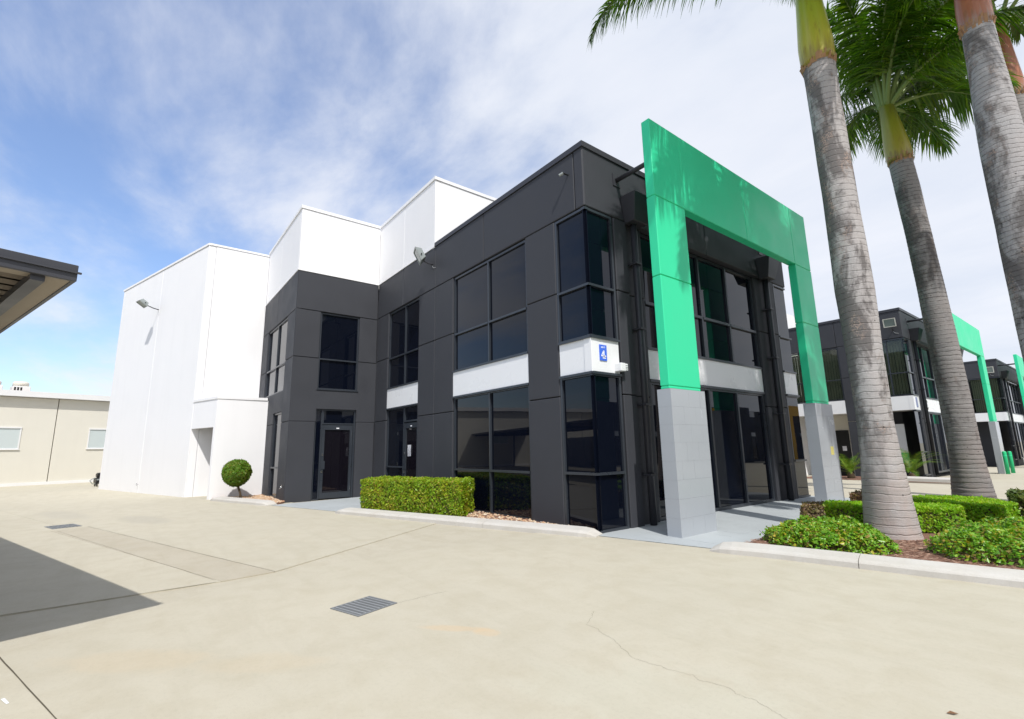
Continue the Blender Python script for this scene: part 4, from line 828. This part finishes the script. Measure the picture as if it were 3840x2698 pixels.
# ------------------------------------------------------------------ fixtures on the main building
def unit_sign():
    r = empty('unit_sign', (0.0, 0.34, 3.3), 'small blue unit 4 sign on the white corner band', 'sign')
    bm = bmesh.new(); add_box(bm, -0.013, 0.006, 0.238, 0.446, 3.318, 3.643); bm_obj('plate', bm, M['blue'], r)
    x = 0.0085
    four = [[(.62, 0), (.62, 1), (.44, 1), (.02, .36), (.02, .22), (.42, .22), (.42, 0)]]
    def poly(pts, y0, z0, w, h, name='numeral'):
        bm = bmesh.new(); a = [bm.verts.new((x, y0 + p[0] * w, z0 + p[1] * h)) for p in pts]; b = [bm.verts.new((0.0055, y0 + p[0] * w, z0 + p[1] * h)) for p in pts]; n = len(pts)
        bm.faces.new(a); bm.faces.new(b[::-1])
        for i in range(n): bm.faces.new((a[i], b[i], b[(i + 1) % n], a[(i + 1) % n]))
        fix(bm); return bm_obj(name, bm, M['whitemark'], r)
    Y, Z, w, h = 0.272, 3.362, 0.15, 0.165
    for q in ([(.42, .12), (.66, .12), (.66, 1), (.46, 1)], [(.02, .36), (.46, 1), (.52, .86), (.22, .40)], [(.02, .24), (.96, .24), (.96, .385), (.02, .385)], [(.28, 0), (.92, 0), (.92, .11), (.28, .11)], [(.36, .11), (.74, .11), (.66, .20), (.42, .20)]): poly(q, Y, Z, w, h)
    # UNIT in block capitals
    zz, hh, ww = 3.575, 0.034, 0.024
    G_ = {'U': [[(0, 0), (.25, 0), (.25, 1), (0, 1)], [(.75, 0), (1, 0), (1, 1), (.75, 1)], [(.25, 0), (.75, 0), (.75, .22), (.25, .22)]],
          'N': [[(0, 0), (.22, 0), (.22, 1), (0, 1)], [(.78, 0), (1, 0), (1, 1), (.78, 1)], [(.22, .72), (.78, .0), (.78, .32), (.22, 1)]],
          'I': [[(.36, 0), (.64, 0), (.64, 1), (.36, 1)]], 'T': [[(.38, 0), (.62, 0), (.62, .78), (.38, .78)], [(0, .78), (1, .78), (1, 1), (0, 1)]]}
    for i, ch in enumerate('UNIT'):
        for q in G_[ch]: poly(q, 0.282 + i * 0.031, zz, ww, hh, 'letter')
unit_sign()

def floodlight(name, base, aim, w, h, label, arm_from, group='wall floodlights', hm='lampgrey'):
    """box lamp: base = centre of housing, aim = direction the lens faces"""
    r = empty(name, arm_from, label, 'floodlight', group); f = Vector(aim).normalized(); s = f.cross(Vector((0, 0, 1))).normalized(); u = s.cross(f); c = Vector(base)
    Q = lambda a, b, d: c + s * a + u * b + f * d
    bm = bmesh.new(); add_hex(bm, [Q(-w * .32, -h * .34, -.13), Q(w * .32, -h * .34, -.13), Q(w * .5, -h * .5, .05), Q(-w * .5, -h * .5, .05), Q(-w * .32, h * .34, -.13), Q(w * .32, h * .34, -.13), Q(w * .5, h * .5, .05), Q(-w * .5, h * .5, .05)]); fix(bm); bevel(bm, 0.012); hs = bm_obj('housing', bm, M[hm], r)
    bm = bmesh.new()
    for a0, a1, b0, b1 in ((-.5, .5, .42, .5), (-.5, .5, -.5, -.42), (-.5, -.42, -.42, .42), (.42, .5, -.42, .42)):
        add_hex(bm, [Q(w * a0, h * b0, .051), Q(w * a1, h * b0, .051), Q(w * a1, h * b0, .075), Q(w * a0, h * b0, .075), Q(w * a0, h * b1, .051), Q(w * a1, h * b1, .051), Q(w * a1, h * b1, .075), Q(w * a0, h * b1, .075)])
    fix(bm); bm_obj('bezel', bm, M[hm], r)
    bm = bmesh.new(); add_hex(bm, [Q(-w * .42, -h * .42, .051), Q(w * .42, -h * .42, .051), Q(w * .42, -h * .42, .06), Q(-w * .42, -h * .42, .06), Q(-w * .42, h * .42, .051), Q(w * .42, h * .42, .051), Q(w * .42, h * .42, .06), Q(-w * .42, h * .42, .06)]); fix(bm); bm_obj('lens', bm, M['lens'], r)
    bm = bmesh.new(); mid = Q(0, -h * .5, -.05); add_tube(bm, [arm_from, (Vector(arm_from) + mid) * .5 + Vector((0, 0, -.02)), mid, Q(0, 0, -.125)], 0.022, 8); bm_obj('bracket', bm, M['dark_trim'], r, True)
    bm = bmesh.new(); add_tube(bm, [Q(-w * .54, -h * .1, -.02), Q(w * .54, -h * .1, -.02)], 0.02, 8); bm_obj('pivot', bm, M['black'], hs)
    bm = bmesh.new(); a = Vector(arm_from); add_tube(bm, [a + Vector((0, -.004, -.05)), a + Vector((.08, -.02, -.14)), a + Vector((.2, -.004, -.17))], 0.008, 6); bm_obj('cable', bm, M['steel'], r, True)
    return r
floodlight('floodlight', (-6.72, -0.42, 7.68), (-0.30, -0.80, -0.45), 0.50, 0.46, 'square grey floodlight on the dark side wall under the white parapet', (-6.62, 0.0, 7.44))
wl = ST(toST(-20.82, -6.67)[0] - 0.05, -0.272, 8.30)
floodlight('floodlight', wl + Vector((0.15, -0.62, 0.18)), (0.15, -0.55, -0.85), 0.46, 0.40, 'grey floodlight high on the white end wall', wl)
def stub_camera():
    r = empty('wall_lamp_stub', (-0.44, 0.0, 7.5), 'small dark bracket near the top corner of the dark facade', 'bracket')
    bm = bmesh.new(); add_tube(bm, [(-0.44, 0.0, 7.52), (-0.46, -0.13, 7.53)], 0.018, 8); bm_obj('arm', bm, M['black'], r)
    bm = bmesh.new(); add_tube(bm, [(-0.46, -0.13, 7.53), (-0.54, -0.17, 7.50)], 0.032, 10); bm_obj('head', bm, M['lampgrey'], r)
stub_camera()
def junction():
    r = empty('junction_box', (0.0, 0.82, 3.1), 'white electrical box at the right end of the corner band beside the pilaster', 'electrical box')
    bm = bmesh.new(); add_box(bm, -0.012, 0.16, 0.68, 0.83, 3.12, 3.29); bevel(bm, 0.012, 2); bm_obj('box_body', bm, M['band'], r)
    bm = bmesh.new(); add_box(bm, 0.001, 0.14, 0.842, 0.93, 3.14, 3.285); bevel(bm, 0.01, 2); c = bm_obj('siren', bm, M['band'], r)
    for z in (3.17, 3.20, 3.24):
        bm = bmesh.new(); add_box(bm, 0.140, 0.145, 0.853, 0.92, z, z + 0.012); bm_obj('louvre', bm, M['lampgrey'], c)
junction()
def tap():
    r = empty('garden_tap', (-11.08, -2.98, 0.5), 'small wall tap at the foot of the dark fin corner', 'tap')
    bm = bmesh.new(); add_tube(bm, [(-11.08, -2.981, 0.5), (-11.08, -3.07, 0.5), (-11.08, -3.10, 0.44)], 0.013, 8); bm_obj('spout', bm, M['chrome'], r, True)
    bm = bmesh.new(); add_tube(bm, [(-11.08, -3.05, 0.51), (-11.08, -3.05, 0.56)], 0.01, 6); add_tube(bm, [(-11.12, -3.05, 0.56), (-11.04, -3.05, 0.56)], 0.009, 6); bm_obj('handle', bm, M['chrome'], r)
    wt = ST(toST(-20.85, -6.68)[0], -0.272, 0.36)
    r = empty('garden_tap', wt, 'small tap low on the white end wall', 'tap'); q = wt - N_ * 0.07
    bm = bmesh.new(); add_tube(bm, [wt, q, q - Vector((0, 0, .06))], 0.015, 8); bm_obj('spout', bm, M['chrome'], r, True)
    bm = bmesh.new(); add_tube(bm, [q + Vector((0, 0, .01)), q + Vector((0, 0, .06))], 0.02, 8); bm_obj('handle', bm, M['chrome'], r)
tap()
bm = bmesh.new(); seg = 6
vs = [[bm.verts.new((-8.33 + 0.02 * math.sin(i / seg * 3.1) + a, 0.096 - 0.010 - 0.012 * math.sin(i / seg * 3.1), 1.42 + 0.36 * i / seg)) for a in (0, 0.24)] for i in range(seg + 1)]
for a, b in zip(vs[:-1], vs[1:]): bm.faces.new((a[0], a[1], b[1], b[0]))
bmesh.ops.solidify(bm, geom=bm.faces[:], thickness=0.002)
tag(bm_obj('paper_notice', bm, M['paper']), 'white paper notice taped inside the glass side door', 'notice')
bm = bmesh.new(); add_box(bm, 1.2605, 1.2635, 7.78, 7.98, 1.28, 1.50); tag(bm_obj('sticker', bm, painted('faded_yellow_sticker', (0.62, 0.55, 0.16), .2, .6, 0, .3)), 'faded yellow sticker on the tiled foot of the right portal leg', 'sticker')

# ------------------------------------------------------------------ neighbouring units
def neighbour(y0, Wd, xl, label, first):
    R = empty('office_building', (-3, y0 + 4, gz(y0)), label, 'building', 'neighbouring office units')
    S = Fac((0, y0), (1, 0), (0, -1)); Fr = Fac((0, y0), (0, 1), (1, 0)); zb = -1.0
    bm = bmesh.new(); add_box(bm, xl + .05, -2.4, y0 + 1.6, y0 + Wd - .3, zb, 7.9); add_box(bm, -2.4, -0.9, y0 + 1.6, y0 + Wd - .3, zb, 7.9); bm_obj('wall_core', bm, M['dark'], R)
    bm = bmesh.new(); add_box(bm, xl - 12, xl + .3, y0 + 0.3, y0 + Wd + 2, zb, 9.2); bm_obj('warehouse_block', bm, M['white'], R)
    S.panel(xl, -2.9, J3, 7.995, R); S.panel(-2.9, 0, J3, 7.995, R); S.boxes('coping', [(xl, .03, -.3, .03, 7.985, ZR)], M['dark_trim'], R); Fr.boxes('coping', [(.031, Wd, -.3, .031, 7.984, ZR + .001)], M['dark_trim'], R)
    for a, b in ((-2.86, -1.95),):
        for z0, z1 in ((zb, J1), (J1, J2), (J2, J3)): S.panel(a, b, z0, z1, R)
    for z0, z1 in ((J2, J3),): S.panel(xl - .4, xl + .25, zb, J3, R)
    S.window(xl + .25, -2.86, ZB1 + .02, J3 - .02, [(xl - 2.6) / 2 * 1.0], [4.87], R, glass=M['clear'])
    S.window(-1.95, 0, ZB1 + .02, J3 - .02, [-0.75], [4.89], R, d=-.06, skip_r=True, glass=M['clear'])
    # blinds behind the upper glazing, one slat at a time
    bl = S.box('blind_rail', xl + .3, -0.2, -0.50, -0.42, J3 - .14, J3 - .08, M['blind'], R)
    u = xl + .3
    while u < -0.25:
        if not (-2.9 < u < -1.95): S.boxes('blind_slat', [(u, u + .105, -0.47 - random.uniform(0, .02), -0.455, ZB1 + .12, J3 - .14)], M['blind'], bl)
        u += .125
    # white band and undercroft
    S.box('spandrel', xl + .25, -2.86, -1.3, -.01, ZB0, ZB1, M['band'], R); S.box('spandrel', -1.95, -.004, -1.3, -.01, ZB0, ZB1, M['band'], R)
    S.box('undercroft_wall', xl + .25, -2.7, -1.58, -1.45, zb, ZB0, M['cream'], R)
    S.box('undercroft_wall', -2.7, -0.9, -1.58, -1.46, zb, ZB0, M['dark'], R)
    d = S.box('door', -4.35, -3.35, -1.45, -1.40, -.25, 2.25, M['black'], R); S.box('door_handle', -4.28, -4.24, -1.40, -1.35, .8, 1.15, M['chrome'], d); S.box('door_notice', -3.72, -3.52, -1.4, -1.395, 1.15, 1.4, M['paper'], d)
    front_face(Fr, Wd, R)
    return R
Y2 = 22.25
neighbour(Y2, 12.3, -5.75, 'dark office unit with cream blinds and white band behind the first palm', True)
portal(Y2 + 0.75, Y2 + 11.42, -1.2, 'second green portal frame, seen between the second and right palms', False)
Y3 = 48.0
neighbour(Y3, 12.3, -5.75, 'farthest dark office unit down the street by the green bollards', False)
portal(Y3 + 0.0, Y3 + 10.6, -1.6, 'farthest green portal leg at the right edge', False)
floodlight('floodlight', (-0.35, Y2 - 0.42, 7.35), (0.1, -0.9, -0.25), 0.50, 0.42, 'pale floodlight on the corner of the second dark unit', (-0.35, Y2, 7.0), hm='palelamp')
floodlight('floodlight', (-0.5, Y3 - 0.45, 7.2), (0.1, -0.9, -0.2), 0.65, 0.5, 'pale floodlight on the corner of the farthest dark unit', (-0.5, Y3, 6.9), hm='palelamp')
def small_signs():
    bm = bmesh.new(); add_box(bm, -0.01, 0.01, Y2 + 0.30, Y2 + 0.55, 3.2, 3.68); tag(bm_obj('unit_sign', bm, painted('grey_blue_plate', (0.22, 0.25, 0.42), .2, .5, 0, 0)), 'narrow grey-blue sign on the second unit corner band', 'sign')
    r = empty('logo_sign', (-0.14, Y2 + 2.9, 3.1), 'round blue and green logo on the second unit white band', 'sign')
    def ringm(name, r0, r1, x, m, a0=0, a1=360):
        bm = bmesh.new(); n = 24; c = (x, Y2 + 2.75, 3.42); v0 = []; v1 = []
        for i in range(n + 1):
            a = math.radians(a0 + (a1 - a0) * i / n); v0.append(bm.verts.new((x, c[1] + r0 * math.cos(a) * 1.15, c[2] + r0 * math.sin(a)))); v1.append(bm.verts.new((x, c[1] + r1 * math.cos(a) * 1.15, c[2] + r1 * math.sin(a))))
        for i in range(n): bm.faces.new((v0[i], v0[i + 1], v1[i + 1], v1[i]))
        bmesh.ops.solidify(bm, geom=bm.faces[:], thickness=0.004); return bm_obj(name, bm, m, r)
    ringm('disc', 0.02, 0.17, -0.134, M['blue']); ringm('green_arc', 0.21, 0.29, -0.134, M['bollard'], 30, 150); ringm('yellow_arc', 0.21, 0.29, -0.134, M['yellow'], 200, 330)
small_signs()
def bollard(x, y, label):
    z = gz(y) - .02; r = empty('bollard', (x, y, z), label, 'bollard', 'green bollards by the far driveway')
    bm = bmesh.new(); add_tube(bm, [(x, y, z - .1), (x, y, z + 1.22), (x, y, z + 1.26), (x, y, z + 1.275)], [.095, .095, .08, .03], 16); bm_obj('post', bm, M['bollard'], r, True)
    bm = bmesh.new(); add_tube(bm, [(x, y, z + 1.0), (x, y, z + 1.04)], 0.0975, 16); bm_obj('band', bm, M['green'], r, True)
bollard(1.42, 32.3, 'green bollard nearest the far portal leg'); bollard(1.40, 34.2, 'green bollard right of its twin by the far portal')
def banner():
    c = Vector((-0.85, Y2 + 0.8, 0)); r = empty('banner_sign', c + Vector((0, 0, -.15)), 'white and green upright banner under the second unit corner', 'banner')
    bm = bmesh.new(); add_box(bm, c.x - .3, c.x + .12, c.y - .02, c.y + .02, 1.05, 2.45); bm_obj('white_panel', bm, M['band'], r)
    bm = bmesh.new(); add_box(bm, c.x - .3, c.x + .12, c.y - .021, c.y + .021, 0.55, 1.05); bm_obj('green_panel', bm, M['bollard'], r)
    bm = bmesh.new(); add_tube(bm, [(c.x - .25, c.y, -.2), (c.x - .25, c.y, .56)], .03, 8); add_tube(bm, [(c.x + .08, c.y, -.2), (c.x + .08, c.y, .56)], .03, 8); bm_obj('legs', bm, M['steel'], r)
banner()
def cycad(x, y, R_, label, seed):
    z = gz(y); R0 = random.Random(seed); r = empty('cycad', (x, y, z), label, 'cycad', 'cycads under the second unit')
    bm = bmesh.new(); add_tube(bm, [(x, y, z - .1), (x, y, z + .18), (x, y, z + .32)], [.16, .17, .08], 10); bm_obj('stem', bm, M['twig'], r, True)
    for i in range(26):
        a = i * 2.4 + R0.uniform(-.2, .2); el = math.radians(R0.uniform(12, 72)); L = R_ * R0.uniform(.8, 1.1); p = Vector((x, y, z + .3)); pts = [p.copy()]; hd = Vector((math.cos(a), math.sin(a), 0))
        for k in range(8): e2 = el - 1.3 * (k / 8) ** 1.4; p = p + (hd * math.cos(e2) + Vector((0, 0, math.sin(e2)))) * (L / 8); pts.append(p.copy())
        V = []; Fc = []
        for k in range(44):
            t = .08 + .92 * k / 44; j = min(int(t * 8), 7); q = pts[j].lerp(pts[j + 1], t * 8 - j); T = (pts[j + 1] - pts[j]).normalized(); S = T.cross(Vector((0, 0, 1))).normalized(); ll = .2 * math.sin(math.pi * min(1, .12 + t * .88)) + .03
            for sg in (-1, 1):
                d = (T * .55 + S * sg * .8 + Vector((0, 0, .15))).normalized(); b = len(V); w = T * .009; V += [tuple(q - w), tuple(q + w), tuple(q + d * ll)]; Fc.append((b, b + 1, b + 2))
        pyd('frond', V, Fc, M['cycad'], r)
cycad(-2.45, 20.4, 1.55, 'spiky cycad in the bed left of the first palm trunk', 1); cycad(-0.15, 20.6, 1.6, 'darker cycad right of the first palm trunk under the second unit', 2)
bed2 = [(-4.4, 19.55), (1.6, 19.3), (1.9, 20.2), (0.9, 20.6), (0.9, 22.0), (-4.4, 22.0)]
bm = bmesh.new(); add_prism(bm, bed2, -.4, gz(20.5) + .03); fix(bm); tag(bm_obj('garden_bed', bm, M['mulch']), kind='structure')
kerb('kerb', [(-0.9, 19.0), (1.85, 18.6)], seg=3.0)

# ------------------------------------------------------------------ left: warehouse, carport, cart
def beige():
    S0 = -36.0; R = empty('warehouse', tuple(ST(S0 - 4, -6)), 'long low cream tilt-panel warehouse at the far left', 'warehouse')
    F = Fac(ST(S0, 0)[:2], (-0.293, 0.956), (0.956, 0.293)); H = 5.15
    tj = [-40, -29, -19.5, toST(-34.3, -10.9)[1], 9.5, 20]
    for a, b in zip(tj[:-1], tj[1:]): F.panel(a, b, -.3, H, R, M['cream'], d0=-.2, g=.02, b=.01)
    F.box('core', -40, 20, -12, -.19, -.3, H + .1, M['rust'], R)
    F.box('fascia', -40.1, 20.1, -.3, .38, H, H + .33, M['cream_white'], R)
    F.box('plinth', -40, 20, 0.002, .05, -.1, .17, M['cream_white'], R)
    def win(t0, t1):
        w = F.boxes('window', [(t0, t1, .003, .04, 2.1, 2.15), (t0, t1, .003, .06, 3.30, 3.38), (t0, t0 + .06, .003, .04, 2.15, 3.3), (t1 - .06, t1, .003, .04, 2.15, 3.3), ((t0 + t1) / 2 - .025, (t0 + t1) / 2 + .025, .003, .035, 2.15, 3.3)], M['cream_white'], R)
        F.box('pane', t0 + .06, (t0 + t1) / 2 - .025, .002, .012, 2.15, 3.3, M['frost'], w); F.box('pane', (t0 + t1) / 2 + .025, t1 - .06, .002, .012, 2.15, 3.3, M['frost'], w)
        F.box('sill', t0 - .03, t1 + .03, .002, .07, 2.06, 2.1, M['cream_white'], w)
    ta = toST(-33.9, -12.3)[1]; tb = toST(-34.8, -9.35)[1]
    for a in (ta - 1.9, tb, ta - 9.5): win(a, a + 1.9)
    def ac(t, s, w, h, label):
        c = ST(S0 - s, t); z = H + .3; r = empty('rooftop_unit', (c.x, c.y, z - .25), label, 'rooftop unit', 'rooftop plant on the warehouse'); f = Fac(c[:2], (-.293, .956), (.956, .293))
        f.box('cabinet', -w / 2, w / 2, -w, 0, z - .3, z + h, M['cream_white'], r, .02)
        for i in range(3): f.box('louvre', -w * .42 + i * w * .17, -w * .42 + i * w * .17 + w * .1, 0.001, .012, z + h * .2, z + h * .85, M['black'], r)
        bm = bmesh.new(); p = f.P(0, -w / 2, 0); add_tube(bm, [(p.x, p.y, z + h), (p.x, p.y, z + h + .22), (p.x, p.y, z + h + .3)], [w * .46, w * .46, w * .38], 18); bm_obj('fan_cowl', bm, M['cream'], r, True)
    ac(toST(-34.89, -12.43)[1] - .25, 1.2, 0.8, .45, 'small white cooling unit on the cream warehouse roof'); ac(toST(-34.6, -13.9)[1], 1.0, 0.8, .42, 'second cooling unit on the warehouse roof at the left edge')
beige()
def cart():
    c = ST(toST(-28.3, -9.02)[0], toST(-28.3, -9.02)[1], 0); r = empty('cart', tuple(c), 'small black rounded cart with a loop handle, partly hidden by the white end wall', 'cart'); c = c + N_ * 0.66; r.location = c; F = Fac(c[:2], (-.293, .956), (.956, .293))
    F.box('body', -.02, .60, -.5, 0, .18, .46, M['black'], r, .03); F.box('seat_back', .02, .60, -.42, -.05, .46, .72, M['black'], r, .06); F.box('trim', -.01, .58, .001, .01, .33, .40, M['lampgrey'], r)
    bm = bmesh.new(); add_tube(bm, [F.P(.0, -.2, .45), F.P(-.16, -.2, .40), F.P(-.24, -.2, .32), F.P(-.17, -.2, .22), F.P(-.13, -.2, .15), F.P(.3, -.2, .15)], .022, 8); bm_obj('loop_handle', bm, M['lampgrey'], r, True)
    for u in (.05, .5):
        for d in (-.42, -.08): bm = bmesh.new(); add_tube(bm, [F.P(u - .02, d, .08), F.P(u + .02, d, .08)], .08, 12); bm_obj('wheel', bm, M['black'], r)
        F.box('axle', u - .015, u + .015, -.42, -.08, .07, .19, M['black'], r)
cart()
def carport():
    sK, tK = toST(1.62, -7.50); R = empty('carport', tuple(ST(sK - 8, tK - 2)), 'charcoal edged carport canopy at the left edge', 'carport'); F = Fac(ST(sK, tK)[:2], (-.956, -.293), (.293, -.956))   # u away from camera, d away from the building
    L, Dp = 39.0, 5.6
    # roof deck as trapezoidal sheets
    def sheet(u0, u1):
        bm = bmesh.new(); prof = []; d = u0
        while d < u1 - .19:
            for q, z in ((0, 2.985), (.10, 2.985), (.125, 2.950), (.175, 2.950)): prof.append((d + q, z))
            d += .20
        prof.append((d, 2.985)); prof.append((d + .06, 2.987))
        A = [bm.verts.new(F.P(p, .05, z)) for p, z in prof]; B = [bm.verts.new(F.P(p, Dp - .05, z)) for p, z in prof]
        for i in range(len(prof) - 1): bm.faces.new((A[i], A[i + 1], B[i + 1], B[i]))
        bmesh.ops.solidify(bm, geom=bm.faces[:], thickness=.004); return bm_obj('roof_sheet', bm, M['soffit'], R)
    for i in range(39): sheet(.04 + i * 1.0, 1.05 + i * 1.0)
    # end fascia (nearest), long edge fascia, gutter lip
    F.box('fascia', 0, .03, -0.0, Dp, 2.925, 3.055, M['carport'], R, .004); F.box('fascia_lip', -.018, -.0005, -.02, Dp, 2.985, 2.998, M['carport'], R)
    F.box('fascia', .031, L, 0, .03, 2.925, 3.02, M['carport'], R, .004); F.box('fascia', .031, L, Dp - .03, Dp, 2.925, 3.02, M['carport'], R, .004)
    F.box('edge_beam', .04, L, .17, .25, 2.885, 2.948, M['carport'], R); F.box('edge_beam', .04, L, Dp - .6, Dp - .52, 2.80, 2.953, M['carport'], R)
    F.box('soffit_lining', .031, L, .031, .16, 2.93, 2.945, M['soffit'], R); F.box('soffit_lining', .031, .16, .161, Dp - .04, 2.93, 2.944, M['soffit'], R)
    u = 2.6
    while u < L:
        F.box('rafter', u - .05, u + .05, .24, Dp - .6, 2.80, 2.953, M['carport'], R)
        F.box('post', u - .06, u + .06, Dp - 1.5, Dp - 1.38, -.05, 2.80, M['carport'], R); u += 5.4
carport()
def boundary():
    R = empty('boundary_wall', tuple(ST(-15, -15.2)), 'long beige boundary wall behind the carport', 'wall'); F = Fac(ST(0, -15.2)[:2], (.956, .293), (-.293, .956))
    for i in range(10): F.panel(-42 + i * 7, -35 + i * 7, -.2, 2.45, R, M['greywall'], d0=-.2, g=.015, b=.01)
boundary()
def opposite():
    R = empty('opposite_building', (34, 40, -.5), 'dark building with a yellow portal across the street, reflected in the front glass', 'building'); F = Fac((29, 0), (0, 1), (-1, 0))
    for i in range(12): F.panel(-10 + i * 10, i * 10, -1.6, 6.5, R, M['dark'], d0=-.3, g=.02)
    for i in range(4, 12):
        F.window(-8 + i * 10, -3 + i * 10, -.6, 2.6, [-5.5 + i * 10], [], R, d=.06); F.box('band', -8 + i * 10, -3 + i * 10, .01, .08, 2.75, 3.3, M['band'], R)
    F2 = Fac((0, 51.6), (1, 0), (0, -1)); F2.panel(24.9, 29, -1.6, 6.4, R, M['dark'], d0=-6, g=.01)
    F2.boxes('yellow_portal', [(25.0, 28.4, .4, .7, 4.95, 6.2), (27.5, 28.4, .4, .7, -1.2, 4.95)], M['yellow'], R)
    F.boxes('yellow_portal', [(76, 83, .9, 1.2, 6.0, 7.6), (76, 77.2, .9, 1.2, -1.2, 6.0), (81.8, 83, .9, 1.2, -1.2, 6.0)], M['yellow'], R)
    F.box('signboard', 64, 67.3, .01, .1, 5.6, 6.4, M['band'], R)
opposite()
leaf_litter(5.51, -3.03, 0.6, 'small dry brown leaf on the concrete at the bottom right')
